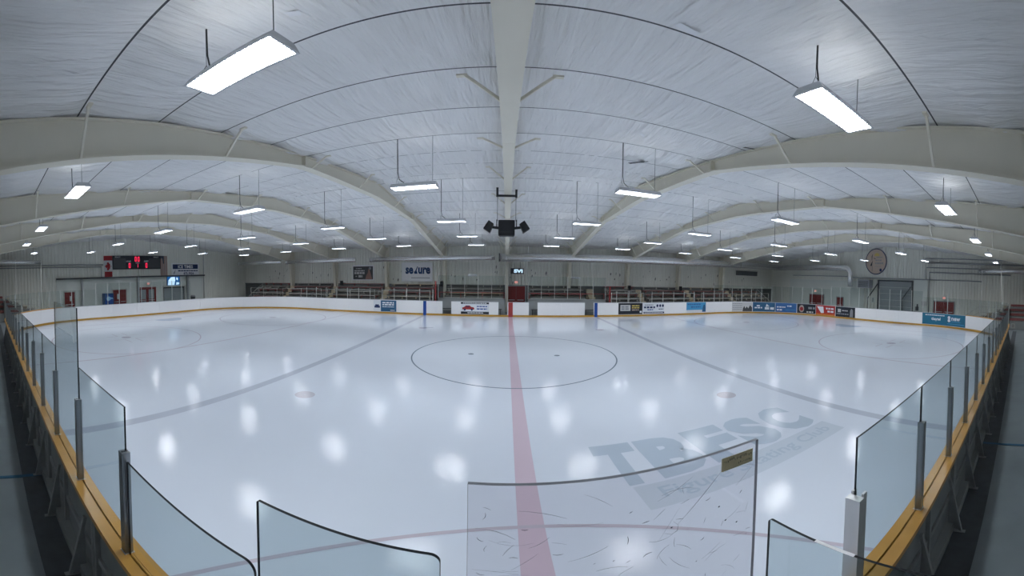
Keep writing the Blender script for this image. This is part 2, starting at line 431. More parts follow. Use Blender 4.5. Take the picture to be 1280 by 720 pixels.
for x, y in ((-5.6,7.0),(6.1,6.7)): strip('small_mark', x-.3, y-.05, x+.3, y+.05, M['ice_dark'], .004)

# lettering ----------------------------------------------------------
def text_mesh(body, height, width=None, bold=0.0, extrude=0.0, align='CENTER'):
    """mesh of a line of letters, cap height = height, centred at the origin (or left aligned)"""
    cu = bpy.data.curves.new('lettering', 'FONT'); cu.body = body; cu.size = 1; cu.offset = bold; cu.extrude = extrude; cu.resolution_u = 3; cu.align_x = 'LEFT'
    o = bpy.data.objects.new('lettering', cu); C.objects.link(o)
    dg = bpy.context.evaluated_depsgraph_get(); dg.update()
    me = bpy.data.meshes.new_from_object(o.evaluated_get(dg)); bpy.data.objects.remove(o); bpy.data.curves.remove(cu)
    vx = [v.co.x for v in me.vertices]; x0, x1 = min(vx), max(vx)
    vy = [v.co.y for v in me.vertices]; y0, y1 = min(vy), max(vy)
    k = height/(y1-y0); kx = k if width is None else width/(x1-x0)
    for v in me.vertices:
        v.co.x = (v.co.x - (x0+x1)/2)*kx if align == 'CENTER' else (v.co.x - x0)*kx
        v.co.y = (v.co.y - (y0+y1)/2)*k; v.co.z *= 1
    return me
def put_text(name, body, height, m, fn, parent, width=None, bold=.02, align='CENTER'):
    me = text_mesh(body, height, width, bold, align=align)
    for v in me.vertices: v.co = fn(v.co.x, v.co.y)
    me.materials.clear(); me.materials.append(m); return link(name, me, parent)
# skating club letters painted in the ice
L0 = {'T':(1.28,2.12),'B':(2.2,3.25),'F':(3.32,4.3),'S':(4.38,5.32),'C':(5.42,6.42)}
for ch, (x0, x1) in L0.items():
    o = put_text('ice_letter', ch, 1.55, M['ice_logo'], lambda x, y, c=(x0+x1)/2: Vector((c+x, -9.25+y, .004)), ICE, width=x1-x0, bold=.06)
ice_poly('ice_letter_band', [(1.6,-10.75),(6.5,-10.75),(6.5,-10.08),(1.6,-10.08)], M['ice_band'], .003)
put_text('ice_letter_band_text', 'Figure Skating Club', .42, M['ice_logo'], lambda x, y: Vector((4.1+x, -10.42+y, .005)), ICE, width=4.3, bold=.015)

# ------------------------------------------------------------------ dasher boards
def pathfn(s0, z0, off=-.013): return lambda x, y: Vector(pt(s0+x, off, z0+y))
def patch(name, s0, s1, z0, z1, m, parent, off=-.008):
    B = MB(); arc_box(B, s0, s1, off, 0.001, z0, z1); return B.build(name, m, parent)
def words_on(name, s0, s1, z, h, m, parent, seed, off=-.012):
    """a line of print too small to read: word-long blocks"""
    rr = random.Random(seed); B = MB(); s = s0
    while s < s1 - h*.5:
        w = min(rr.uniform(1.2, 3.2)*h, s1-s); arc_box(B, s, s+w, off, off+.004, z-h/2, z+h/2); s += w + h*.55
    return B.build(name, m, parent)
END = {'far':'on the bleacher side','oval':'at the oval-sign end','near':'beside the dark walkway','score':'at the scoreboard end'}
def side_of(s):
    x, y, nx, ny = path(s)
    if ny > .7: return 'far'
    if ny < -.7: return 'near'
    return 'oval' if nx > 0 else 'score'
TOPZ, CAPZ = 1.10, 1.18
bcount = {}
def board(s0, s1, ad=None, stripe=None, label=None):
    """one section of the boards from s0 to s1"""
    sd = side_of((s0+s1)/2); near = sd == 'near' or path((s0+s1)/2)[3] < -.35
    cx, cy, nx, ny = path((s0+s1)/2)
    top = 1.13 if near else TOPZ
    B = MB(); arc_box(B, s0+.004, s1-.004, 0, .05, .0, top)
    bcount[sd] = bcount.get(sd, 0) + 1
    r = B.build('dasher_board', M['board'])
    tag(r, label or f'plain white dasher board section {END[sd]}, {nth(bcount[sd])} along clockwise', 'rink board', f'dasher boards {END[sd]}')
    B = MB(); arc_box(B, s0, s1, -.015, 0, 0, 0.15 if near else .14); B.build('kickplate', M['kick'], r)
    B = MB()
    if near:
        arc_box(B, s0, s1, -.01, .075, top, CAPZ); B.build('cap_rail', M['cap'], r)
        B = MB(); arc_box(B, s0, s1, .079, .19, top, CAPZ); B.build('cap_rail', M['cap'], r)
        B = MB(); arc_box(B, s0, s1, .0745, .0855, top+.01, CAPZ-.006); B.build('cap_groove', M['groove'], r)
        # steel frame behind the board
        for o1, za, zb in ((.10,.98,1.1),(.09,.42,.50)):
            B = MB(); arc_box(B, s0+.02, s1-.02, .055, o1, za, zb); B.build('back_rail', M['board_steel'], r)
        for s in (s0+.04, (s0+s1)/2, s1-.04):
            B = MB(); arc_box(B, s-.03, s+.03, .055, .11, .1, 1.12); B.build('back_stud', M['board_steel'], r)
        B = MB(); arc_box(B, s0+.01, s1-.01, .052, .062, .1, 1.1); B.build('back_panel', M['board_back'], r)
        B = MB(); arc_box(B, s0+.01, s1-.01, .055, .17, -.03, .1); B.build('concrete_curb', M['concrete'], r)
        for s in (s0+.3, s0+.3+(s1-s0)/2):
            B = MB(); B.bar(pt(s,.10,.78), pt(s,.27,.0), .045, .035); B.box(*[tuple(min(a,b)-.03*(i<2) for i,(a,b) in enumerate(zip(pt(s,.2,-.03), pt(s,.3,-.01)))), tuple(max(a,b)+.03*(i<2) for i,(a,b) in enumerate(zip(pt(s,.2,-.03), pt(s,.3,-.01))))])
            B.poly([pt(s,.10,.0), pt(s,.25,.0), pt(s,.11,.72)]); B.build('brace', M['board_steel'], r)
    else:
        arc_box(B, s0, s1, -.01, .12, top, top+.025); B.build('cap_rail', M['cap_grey'], r)
        for s in (s0+.06, s1-.06):
            B = MB(); arc_box(B, s-.03, s+.03, .05, .14, -.03, top); B.build('back_stud', M['board_steel'], r)
    if stripe: patch('painted_stripe', stripe[1], stripe[2], .0, top, M[stripe[0]], r, -.019)['label'] = stripe[3]
    if ad: ad(r)
    return r
def split(s0, s1, mx=2.6):
    n = max(1, round((s1-s0)/2.44));
    return [(s0+(s1-s0)*k/n, s0+(s1-s0)*(k+1)/n) for k in range(n)]

# adverts ------------------------------------------------------------
def ad1(r):
    patch('advert', -12.6, -11.86, .17, 1.06, M['ad_white'], r); a = patch('advert', -11.86, -10.32, .17, 1.06, M['steel_blue'], r)
    B = MB(); arc_box(B, -12.5, -11.95, -.013, -.008, .45, .62); arc_box(B, -12.42, -12.05, -.013, -.008, .62, .72); B.build('emblem', M['navy'], r)
    for k, (z, h) in enumerate(((.88,.11),(.72,.11),(.55,.06))): words_on('lettering', -11.7, -10.55, z, h, M['ad_white'], a, k)
    words_on('lettering', -10.9, -10.45, .28, .06, M['ad_white'], a, 9)
def ad2(r):
    s0, s1 = -4.36, -1.9
    patch('advert', s0, s1, .36, .94, M['ad_white'], r); patch('advert', s0, s1, .94, 1.07, M['ad_black'], r); a = patch('advert', s0, s1, .17, .36, M['ad_black'], r)
    words_on('lettering', s0+.2, s1-.2, 1.0, .06, M['ad_white'], r, 3); words_on('lettering', s0+.6, s1-.5, .27, .07, M['ad_white'], a, 4)
    words_on('lettering', s0+1.4, s1-.15, .76, .08, M['royal'], r, 5); words_on('lettering', s0+1.4, s1-.15, .57, .09, M['royal'], r, 6)
    f = pathfn(s0+.65, .62); B = MB()
    B.poly([f(x*1.15, y) for x, y in ((-.45,-.1),(.45,-.1),(.47,.0),(.40,.07),(.22,.10),(.12,.2),(-.18,.2),(-.30,.09),(-.45,.04))])
    B.build('car_picture', M['ad_red'], r)
    B = MB()
    for wx in (-.3,.32): B.poly([f(wx+.09*math.cos(t*PI/5), -.11+.09*math.sin(t*PI/5)) - Vector((0,.004,0)) for t in range(10)])
    B.poly([f(x, y) - Vector((0,.004,0)) for x, y in ((-.24,.09),(.14,.09),(.08,.17),(-.16,.17))])
    B.build('car_picture_trim', M['navy'], r)
def ad3(r):
    a = patch('advert', 9.76, 12.18, .17, 1.08, M['ad_black'], r)
    B = MB(); arc_box(B, 9.95, 10.95, -.013, -.008, .45, .93); B.build('white_box', M['flag_white'], r)
    words_on('lettering', 10.05, 10.85, .78, .14, M['ad_grey'], r, 11, -.016); words_on('lettering', 10.05, 10.85, .6, .14, M['ad_grey'], r, 12, -.016)
    for k, z in enumerate((.86,.70,.52)): words_on('lettering', 11.1, 11.85, z, .1, M['ad_yellow'] if k < 2 else M['skin'], a, 20+k)
    words_on('lettering', 11.9, 12.12, .36, .16, M['ad_white'], a, 25)
def ad4(r):
    patch('advert', 12.22, 14.5, .34, 1.08, M['ad_white'], r); a = patch('advert', 12.3, 14.5, .2, .34, M['navy'], r)
    words_on('lettering', 12.4, 13.3, .92, .07, M['ad_grey'], r, 31); words_on('lettering', 12.35, 13.5, .72, .15, M['navy'], r, 32); words_on('lettering', 12.7, 13.3, .52, .08, M['royal'], r, 33)
    B = MB()
    for c in (13.75, 14.05, 14.35):
        f = pathfn(c, .85, -.014); B.poly([f(.11*math.cos(t*PI/6), .12*math.sin(t*PI/6)) for t in range(12)])
    B.build('crests', M['navy'], r); words_on('lettering', 13.9, 14.4, .56, .07, M['navy'], r, 34); words_on('lettering', 12.4, 14.4, .27, .05, M['ad_white'], a, 35)
def ad5(r):
    a = patch('advert', 17.06, 19.44, .42, 1.09, M['sky_blue'], r); patch('advert', 17.06, 19.0, .22, .42, M['ad_white'], r)
    patch('advert', 19.0, 19.44, .22, .42, M['mid_blue'], r)
    words_on('lettering', 17.2, 18.8, .92, .1, M['mid_blue'], a, 41); words_on('lettering', 17.6, 18.8, .68, .12, M['mid_blue'], a, 42)
    f = pathfn(19.2, .5, -.014); B = MB(); B.poly([f(x, y) for x, y in ((-.22,-.25),(.2,-.25),(.2,.1),(.1,.4),(-.05,.35),(-.15,.1))]); B.build('figure', M['steel_blue'], r)
def ad6(r):
    a = patch('advert', 22.94, 25.44, .16, 1.06, M['flag_white'], r)
    for k, z in enumerate((.95,.74,.55,.38)): words_on('lettering', 23.0, 24.2, z, .06, M['ad_grey'], a, 50+k)
    f = pathfn(24.85, .16, -.014); B = MB(); B.poly([f(x, y) for x, y in ((-.6,.02),(.55,.02),(.55,.4),(.3,.62),(.1,.3),(-.1,.5),(-.25,.28),(-.4,.55),(-.55,.3))]); B.build('silhouette', M['dark_grey'], r)
def ad7(r):
    a = patch('advert', 25.48, 28.1, .17, 1.09, M['steel_blue'], r)
    words_on('lettering', 25.7, 26.6, .55, .13, M['ad_white'], a, 61); words_on('lettering', 25.95, 26.35, .75, .12, M['ad_white'], a, 62)
    words_on('lettering', 26.9, 28.0, .5, .24, M['ad_white'], a, 63); f = pathfn(27.2, .75, -.014); B = MB(); B.poly([f(x, y) for x, y in ((-.2,-.1),(.25,-.05),(-.1,.2))]); B.build('emblem', M['ad_white'], a)
def ad8(r):
    a = patch('advert', 28.14, 30.6, .17, 1.09, M['mid_blue'], r)
    words_on('lettering', 28.3, 29.3, .68, .12, M['ad_white'], a, 71); words_on('lettering', 29.5, 30.1, .8, .12, M['ad_white'], a, 72); words_on('lettering', 28.3, 28.9, .4, .14, M['ad_white'], a, 73); words_on('lettering', 29.3, 30.5, .42, .05, M['sky_blue'], a, 74)
def ad9(r):
    patch('advert', 30.66, 32.9, .17, 1.09, M['ad_black'], r)
    f = pathfn(31.2, .62, -.014); B = MB(); B.poly([f(.3*math.cos(t*PI/8), .36*math.sin(t*PI/8)) for t in range(16)]); B.build('round_picture', M['skin'], r)
    f = pathfn(31.2, .6, -.018); B = MB(); B.poly([f(.2*math.cos(t*PI/8), .2*math.sin(t*PI/8)) for t in range(16)]); B.build('round_picture_core', M['flag_red'], r)
    words_on('lettering', 32.0, 32.8, .72, .2, M['ad_grey'], r, 81); words_on('lettering', 31.8, 32.6, .32, .14, M['flag_white'], r, 82)
def ad10(r):
    a = patch('advert', 32.94, 35.4, .3, 1.08, M['ad_red'], r); patch('advert', 32.94, 35.4, .15, .3, M['ad_orange'], r)
    f = pathfn(33.55, .66, -.014); B = MB(); B.poly([f(x, y) for x, y in ((-.5,.3),(.3,.3),(.4,-.3),(.05,-.35))]); B.build('emblem', M['ad_white'], a)
    words_on('lettering', 34.2, 35.2, .8, .16, M['ad_white'], a, 91); words_on('lettering', 34.4, 35.2, .52, .16, M['ad_white'], a, 92)
def ad11(r):
    a = patch('advert', 35.46, 37.9, .15, 1.08, M['ad_black'], r)
    f = pathfn(35.95, .72, -.014); B = MB(); B.poly([f(x, y) for x, y in ((-.2,-.16),(.2,-.16),(.2,.16),(-.2,.16))]); B.build('emblem', M['flag_white'], a)
    words_on('lettering', 36.3, 37.0, .74, .1, M['flag_white'], a, 101); words_on('lettering', 35.6, 37.1, .42, .1, M['ad_grey'], a, 102)
    f = pathfn(37.45, .55, -.014); B = MB(); B.poly([f(x, y) for x, y in ((-.2,-.35),(.22,-.35),(.2,.3),(.0,.42),(-.15,.25))]); B.build('figure', M['ad_grey'], a)
def ad12(r):
    a = patch('advert', 45.3, 49.96, .17, 1.1, M['teal'], r)
    put_text('lettering', 'tbaytel', .3, M['ad_white'], pathfn(46.7, .62), a, width=.95, bold=.03)
    put_text('lettering', 'new', .26, M['ad_white'], pathfn(48.85, .74), a, width=1.0, bold=.03)
    words_on('lettering', 45.6, 47.6, .95, .07, M['ad_white'], a, 111); words_on('lettering', 48.0, 49.4, .52, .05, M['sky_blue'], a, 112); words_on('lettering', 47.9, 49.8, .34, .06, M['sky_blue'], a, 113)
    B = MB()
    for dx in (-.13, .13):
        f = pathfn(48.1, .72, -.014); c0 = .15
        B.poly([f(c0*math.cos(t*PI/8), dx*.9 + .13*math.sin(t*PI/8)) for t in range(16)])
    B.build('emblem', M['ad_white'], a)

for a, b in split(-20.2, -12.68): board(a, b)
board(-12.68, -10.28, ad1, label='dasher board with white and steel blue advert, beside the blue line nearer the scoreboard')
board(-10.28, -7.9)
board(-7.9, -6.0, stripe=('royal', -7.76, -7.48, 'blue line stripe'), label='white dasher board with blue stripe, beside the open bench gate nearer the scoreboard')
board(-5.22, -4.36, label='narrow white dasher board between the open gate and the red car advert')
board(-4.36, -1.9, ad2, label='dasher board with the red car advert, in front of the players bench')
board(-1.9, -1.06, label='narrow white dasher board between the red car advert and a bench gate')
board(-.30, 1.58, stripe=('red_rail', -.2, .18, 'red centre line stripe'), label='white dasher board with red centre stripe below the red double door')
for k, (a, b) in enumerate(split(2.34, 6.58)): board(a, b, label=['white dasher board in front of the second bench, next to the red centre stripe','white dasher board in front of the second bench, next to the blue stripe gate'][k])
board(7.40, 9.76, stripe=('royal', 7.47, 7.75, 'blue line stripe'), label='white dasher board with blue stripe next to the black advert with yellow print')
board(9.76, 12.18, ad3, label='dasher board with black advert carrying a white box and yellow print')
board(12.18, 14.66, ad4, label='dasher board with white advert, three round crests and a navy bottom bar')
board(14.66, 17.06, label='white dasher board between the crest advert and the sky blue advert')
board(17.06, 19.44, ad5, label='dasher board with sky blue over white advert')
board(19.44, 22.94, label='white dasher board between the sky blue advert and the grey picture advert')
board(22.94, 25.46, ad6, label='curved dasher board with pale grey advert and dark silhouette')
board(25.46, 28.12, ad7, label='curved dasher board with dark steel blue advert in the far corner')
board(28.12, 30.64, ad8, label='curved dasher board with mid blue advert in the far corner')
board(30.64, 32.92, ad9, label='curved dasher board with black advert and round picture')
board(32.92, 35.42, ad10, label='dasher board with red advert and orange bottom edge')
board(35.42, 37.92, ad11, label='dasher board with black advert at the end below the duct elbow')
for a, b in split(37.92, 45.28): board(a, b)
board(45.28, 49.98, ad12, label='dasher board with long teal tbaytel and new advert')
for a, b in split(49.98, S_NEAR0): board(a, b)
NSEC = []
x = XR-RC
s = S_NEAR0
for a, b in split(S_NEAR0, S_NEAR1): board(a, b)
for a, b in split(S_NEAR1, TOT-20.2): board(a, b)

for a, c, l in ((-6.0,-5.22,'yellow gate threshold at the open gate nearest the scoreboard'),(-1.06,-.30,'yellow gate threshold between the red car advert and the red stripe'),(1.58,2.34,'yellow gate threshold just past the red stripe, oval-sign side'),(6.58,7.40,'yellow gate threshold beside the blue stripe nearer the oval sign')):
    B = MB(); arc_box(B, a, c, 0, .05, 0, .14); r = tag(B.build('gate_threshold', M['dark_grey']), l, 'threshold')
    B = MB(); arc_box(B, a, c, -.015, 0, 0, .14); B.build('kickplate', M['kick'], r)
# ------------------------------------------------------------------ rink glass and posts
def rink_glass_sheet(s0, s1, z0, z1, label, m='glass_far', off=.07, th=.012, group=None, step=1.3, round_r=0.):
    B = MB(); arc_box(B, s0, s1, off-th/2, off+th/2, z0, z1, step=step)
    me = B
    for i, f in enumerate(me.f):
        k = i % 6
        if k in (0, 1): me.m[i] = 1
        if k in (3, 5): me.m[i] = 1
    o = B.build('rink_glass', [M[m], M['dark_edge'] if m == 'glass' else M['cap_grey']])
    return tag(o, label, 'rink glass', group)
post_near = None
def near_post(x, label, wide=False):
    global post_near
    loc = (x, YN-.095, CAPZ)
    if post_near is None:
        r = thing('glass_post', label, 'glass post', loc, 'steel glass posts beside the walkway')
        H = .86
        B = MB(); B.box((-.034,-.030,0),(-.008,.026,H)); B.box((.008,-.030,0),(.034,.026,H)); B.box((-.034,-.034,0),(.034,-.026,H)); B.build('post_channel', M['steel'], r)
        B = MB(); B.box((-.008,-.026,0),(.008,.02,H-.004)); B.build('rubber_gasket', M['black'], r)
        B = MB(); B.box((-.04,-.04,-.001),(.04,.035,.006)); B.build('base_plate', M['bright_steel'], r)
        register(r); post_near = r; return r
    return copy_thing(post_near, loc, label)
P_NEAR = 1.222
G = 'glass panels beside the walkway'
# towards the scoreboard end: posts at -2.45 and every 1.222 m
def near_run(sign, x0, n, who):
    prev = None
    for k in range(n):
        xp = sign*(x0 + P_NEAR*k)
        if not (sign > 0 and k == 0): near_post(xp, f'steel glass post on the orange rail, {nth(k+1)} from the open gap towards the {who} end')
        x1 = xp + sign*P_NEAR
        z1 = 2.345
        m = 'glass'
        a, c = near_s(max(xp, x1)), near_s(min(xp, x1))
        lab = f'tinted glass panel on the orange rail, {nth(k+1)} from the open gap towards the {who} end'
        if sign < 0 and k == 1: z1 = 2.89; lab = 'tallest tinted glass panel on the orange rail, sticking up above its row'
        rink_glass_sheet(a+.008, c-.008, CAPZ, z1, lab, m, off=.085, th=.013, group=G)
near_run(-1, 2.45, 15, 'scoreboard')
near_run(1, 1.27, 16, 'oval-sign')
# rest of the near corners, ends and far side : white posts, pale glass
far_post = {}
def far_post_at(s, z0, z1, label, off=.09, group=None):
    x, y, nx, ny = path(s); key = round(z1-z0, 2)
    loc = (x+nx*off, y+ny*off, z0)
    if key not in far_post:
        H = z1-z0; B = MB(); B.box((-.022,-.022,0),(.022,.022,H)); B.box((-.03,-.03,0),(.03,.03,.03)); B.box((-.026,-.026,H-.02),(.026,.026,H+.008))
        o = B.build('glass_post', M['post_white'], None, loc); far_post[key] = o
    else:
        o = far_post[key].copy(); C.objects.link(o); o.location = loc
    o.rotation_euler = (0,0,math.atan2(ny, nx))
    return tag(o, label, 'glass post', group)
def far_run(s0, s1, z1, where, skip_last=False):
    n = max(1, round((s1-s0)/1.222)); d = (s1-s0)/n
    for k in range(n + (0 if skip_last else 1)):
        far_post_at(s0+d*k, TOPZ+.02, z1, f'thin pale glass post {where}, {nth(k+1)} along clockwise', group='thin posts ' + where)
    for k in range(n):
        rink_glass_sheet(s0+d*k+.02, s0+d*(k+1)-.02, TOPZ+.025, z1-.02, f'clear glass panel {where}, {nth(k+1)} along clockwise', group='glass panels ' + where)
s_l = near_s(-(2.45+P_NEAR*15)); s_r = near_s(1.27+P_NEAR*16)
far_run(s_l+.02, near_s(XL+RC)+Q_+.01, 2.42, 'in the walkway corner at the scoreboard end', True)
far_run(near_s(XL+RC)+Q_+.02, TOT-Q_-A_*0-(-(XL+RC)) , 2.88, 'along the scoreboard end', True)
far_run(TOT-31.4, TOT-20.3, 2.75, 'in the bleacher corner at the scoreboard end', True) if False else None
far_run(-20.3, -6.9, 2.04, 'before the bleachers nearer the scoreboard', False)
far_run(9.6, 20.4, 2.04, 'before the bleachers nearer the oval sign', True)
far_run(20.6, A_+Q_, 2.72, 'in the bleacher corner at the oval-sign end', True)
far_run(A_+Q_+.05, A_+Q_+B_, 2.9, 'along the oval-sign end', True)
far_run(A_+Q_+B_+.05, s_r-.05, 2.42, 'in the walkway corner at the oval-sign end', True)

# glass pieces right in front of the viewpoint -----------------------
def front_glass(name, x0, x1, y, z0, z1, label, cat, m, edge, th=.013, rl=0, rr=.0, axis='x', top_m=None):
    """upright sheet with optionally rounded upper corners"""
    def corner(cx, cz, r, a0):
        return [(cx + r*math.cos(a0 + PI/2*k/6), cz + r*math.sin(a0 + PI/2*k/6)) for k in range(7)] if r else None
    o = [(x0, z0), (x1, z0)]
    o += corner(x1-rr, z1-rr, rr, 0) if rr else [(x1, z1)]
    o += corner(x0+rl, z1-rl, rl, PI/2) if rl else [(x0, z1)]
    fn = (lambda a, z, d: (a, y+th/2-d, z)) if axis == 'x' else (lambda a, z, d: (y-th/2+d, a, z))
    B = MB(); B.prism(o, fn, th, 0)
    for i in range(2, len(B.m)): B.m[i] = 1
    r = B.build(name, [M[m], M[edge]]); return tag(r, label, cat)
YG = YN-.1
front_glass('rink_glass', -2.40, -1.225, YG, CAPZ, 1.985, 'low tinted glass panel beside the first post, one rounded corner', 'rink glass', 'glass', 'dark_edge', rr=.06)
front_glass('rink_glass', -1.205, -.545, YG, CAPZ, 2.335, 'narrow tinted glass panel between the low panel and the scuffed acrylic sheet', 'rink glass', 'glass', 'dark_edge', rl=.01, rr=.03)
pl = front_glass('acrylic_sheet', -.47, .475, YG, CAPZ, 2.607, 'scuffed clear acrylic sheet with a strip of masking tape, standing over the red line', 'acrylic sheet', 'plexi', 'plexi_edge', th=.014)
B = MB(); Bl = MB(); rr = random.Random(5)
def scr(Bx, x, z, ang, ln, w, bend=0.):
    n = 4; pts = []
    for k in range(n+1):
        t = k/n; a = ang + bend*(t-.5); pts.append((x + ln*(t-.5)*math.cos(a), z + ln*(t-.5)*math.sin(a), w*(1-abs(2*t-1)*.6)))
    for (xa, za, wa), (xb, zb, wb) in zip(pts, pts[1:]):
        dx, dz = xb-xa, zb-za; l = math.hypot(dx, dz) or 1; nx, nz = -dz/l, dx/l
        Bx.poly([(xa-nx*wa, YG-.0085, za-nz*wa), (xb-nx*wb, YG-.0085, zb-nz*wb), (xb+nx*wb, YG-.0085, zb+nz*wb), (xa+nx*wa, YG-.0085, za+nz*wa)])
for k in range(110):
    x = rr.uniform(-.45,.45); z = rr.uniform(1.95, 2.55 - .0)
    if rr.random() < .5: scr(B, x, z, rr.gauss(.3,.7), rr.uniform(.006,.035), rr.uniform(.0005,.0012), rr.uniform(-.8,.8))
    else: scr(Bl, x, z, rr.gauss(.1,.6), rr.uniform(.03,.14), rr.uniform(.0004,.0008), rr.uniform(-.5,.5))
for x, z in ((-.38,2.21),(-.25,2.15),(-.21,2.15),(-.17,2.16),(.12,2.38),(.3,2.4),(.33,2.33),(.38,2.3)): scr(B, x, z, .3, .008, .003)
scr(Bl, .22, 2.46, .75, .22, .0009); scr(Bl, .14, 2.36, .9, .09, .0008, 2.)
B.build('dark_scuffs', M['scuff'], pl)['kind'] = 'stuff'; Bl.build('light_scuffs', M['scuff_light'], pl)['kind'] = 'stuff'
B = MB(); B.box((.305, YG-.0105, 2.535),(.445, YG-.0078, 2.583)); tp = tag(B.build('masking_tape', M['tape']), 'strip of tan masking tape with faint writing on the scuffed acrylic sheet', 'tape')
B = MB()
for k in range(16):
    x = .313 + k*.008; B.box((x, YG-.0112, 2.566 + rr.uniform(-.004,.004)), (x+rr.uniform(.002,.006), YG-.0105, 2.570 + rr.uniform(0,.008)))
    if k > 7: B.box((x, YG-.0112, 2.546 + rr.uniform(-.003,.003)), (x+rr.uniform(.002,.005), YG-.0105, 2.549 + rr.uniform(0,.006)))
B.build('faint_writing', M['ink'], tp)
dv = front_glass('rink_glass', -14.55, -13.87, .59, CAPZ, 2.2, 'tinted glass divider standing crosswise over the rail near the bright square post', 'rink glass', 'glass', 'dark_edge', axis='y', rr=.02)
B = MB(); B.box((.582,-14.26,2.2),(.598,-14.10,2.2015)); B.build('white_edge_tape', M['white_edge'], dv)
B = MB(); B.box((.56,-14.55,0),(.62,-13.99,1.17)); tag(B.build('bench_divider', M['board_back']), 'low grey divider wall under the crosswise glass', 'divider')
B = MB(); B.box((1.205,-13.955,CAPZ),(1.262,-13.865,2.0)); B.box((1.262,-13.95,CAPZ),(1.30,-13.935,2.02)); B.box((1.262,-13.885,CAPZ),(1.30,-13.87,2.02))
gp = tag(B.build('gate_post', M['bright_steel']), 'bright square steel gate post on the orange rail at the edge of the open gap', 'post')

# ------------------------------------------------------------------ near walkway marks
def fbox(name, x0, y0, x1, y1, z, m, label):
    B = MB(); B.box((x0,y0,z-.01),(x1,y1,z)); return struct(B.build(name, m), label)
fbox('floor_mat', -29.5, -14.32, 29.9, YN-.18, -.02, M['mat_dark'], 'darker rubber strip along the foot of the boards')
fbox('floor_stripe', -6.05, -18.1, -5.97, YN-.18, -.017, M['stripe'], 'thin blue stripe across the walkway nearer the scoreboard')
fbox('floor_stripe', 7.0, -18.1, 7.08, YN-.18, -.017, M['stripe'], 'thin blue stripe across the walkway nearer the oval sign')

# ------------------------------------------------------------------ steel roof frames
BAY, FX0 = 6.2, -.35
HALF = [(0,6.46),(6.1,6.28),(14.8,4.98),(17.1,4.62)]
def zbot(y):
    y = abs(y)
    for (a, za), (b, zb) in zip(HALF, HALF[1:]):
        if y <= b: return za + (zb-za)*(y-a)/(b-a)
    return HALF[-1][1]
def make_frame(x, label):
    r = thing('roof_frame', label, 'roof frame', (x,0,0), 'steel roof frames spanning the rink')
    yl = [-17.1,-14.8,-10.4,-6.1,0,6.1,10.4,14.8,17.1]
    B = MB()
    for a, c in zip(yl, yl[1:]):
        za, zc = zbot(a), zbot(c); ta, tc_ = roof(a)-.09, roof(c)-.09
        B.hexa([(-.008,a,za),(.008,a,za),(.008,c,zc),(-.008,c,zc),(-.008,a,ta),(.008,a,ta),(.008,c,tc_),(-.008,c,tc_)])
        B.hexa([(-.165,a,za-.03),(.165,a,za-.03),(.165,c,zc-.03),(-.165,c,zc-.03),(-.165,a,za),(.165,a,za),(.165,c,zc),(-.165,c,zc)])
        B.hexa([(-.13,a,ta),(.13,a,ta),(.13,c,tc_),(-.13,c,tc_),(-.13,a,ta+.02),(.13,a,ta+.02),(.13,c,tc_+.02),(-.13,c,tc_+.02)])
    for y in (-6.1, 6.1):
        for d in (-.016, .004): B.box((-.15,y+d,zbot(y)),(.15,y+d+.012,roof(y)-.09))
        B.box((-.17,y-.12,zbot(y)-.05),(.17,y+.12,zbot(y)-.025))
    B.build('rafter', M['frame'], r)
    for sy in (-1, 1):
        B = MB()
        yo = 18.0
        # tapering column: web, inner flange, outer flange
        def Y(v): return sy*v
        top, mid = (17.1, 4.62), (17.72, 0)
        w = [(-.008,Y(top[0]),top[1]),(.008,Y(top[0]),top[1]),(.008,Y(yo),top[1]),(-.008,Y(yo),top[1])]
        B.hexa([(-.008,Y(mid[0]),0),(.008,Y(mid[0]),0),(.008,Y(yo),0),(-.008,Y(yo),0)] + w)
        B.hexa([(-.13,Y(mid[0]),0),(.13,Y(mid[0]),0),(.13,Y(mid[0]+.025),0),(-.13,Y(mid[0]+.025),0),(-.13,Y(top[0]),top[1]),(.13,Y(top[0]),top[1]),(.13,Y(top[0]+.025),top[1]),(-.13,Y(top[0]+.025),top[1])])
        B.box((-.13,min(Y(yo-.02),Y(yo)),0),(.13,max(Y(yo-.02),Y(yo)),roof(yo)-.1))
        B.box((-.008,min(Y(17.1),Y(yo)),4.6),(.008,max(Y(17.1),Y(yo)),roof(17.6)-.12))
        B.build('column', M['frame'], r)
    for y in (2.2, 5.75, 9.45, 13.0, 14.8, 16.6):
        for sy in (-1, 1):
            for sx in (-1, 1):
                yy = y*sy; B = MB()
                B.bar((sx*.14, yy, zbot(yy)-.01), (sx*.74, yy, roof(yy)-.13), .045, .045); B.box((min(sx*.68,sx*.86), yy-.04, roof(yy)-.16),(max(sx*.68,sx*.86), yy+.04, roof(yy)-.13))
                B.build('flange_brace', M['frame'], r)
    return r
def frame_label(k):
    if k == 0: return 'pale steel roof frame straight overhead with the black loudspeakers hanging from it'
    end = 'scoreboard' if k < 0 else 'oval-sign'
    return f'pale steel roof frame, {nth(abs(k))} from the loudspeaker frame towards the {end} end'
F0 = make_frame(FX0, frame_label(0)); register(F0)
for k in (-4,-3,-2,-1,1,2,3,4): copy_thing(F0, (FX0+BAY*k, 0, 0), frame_label(k))

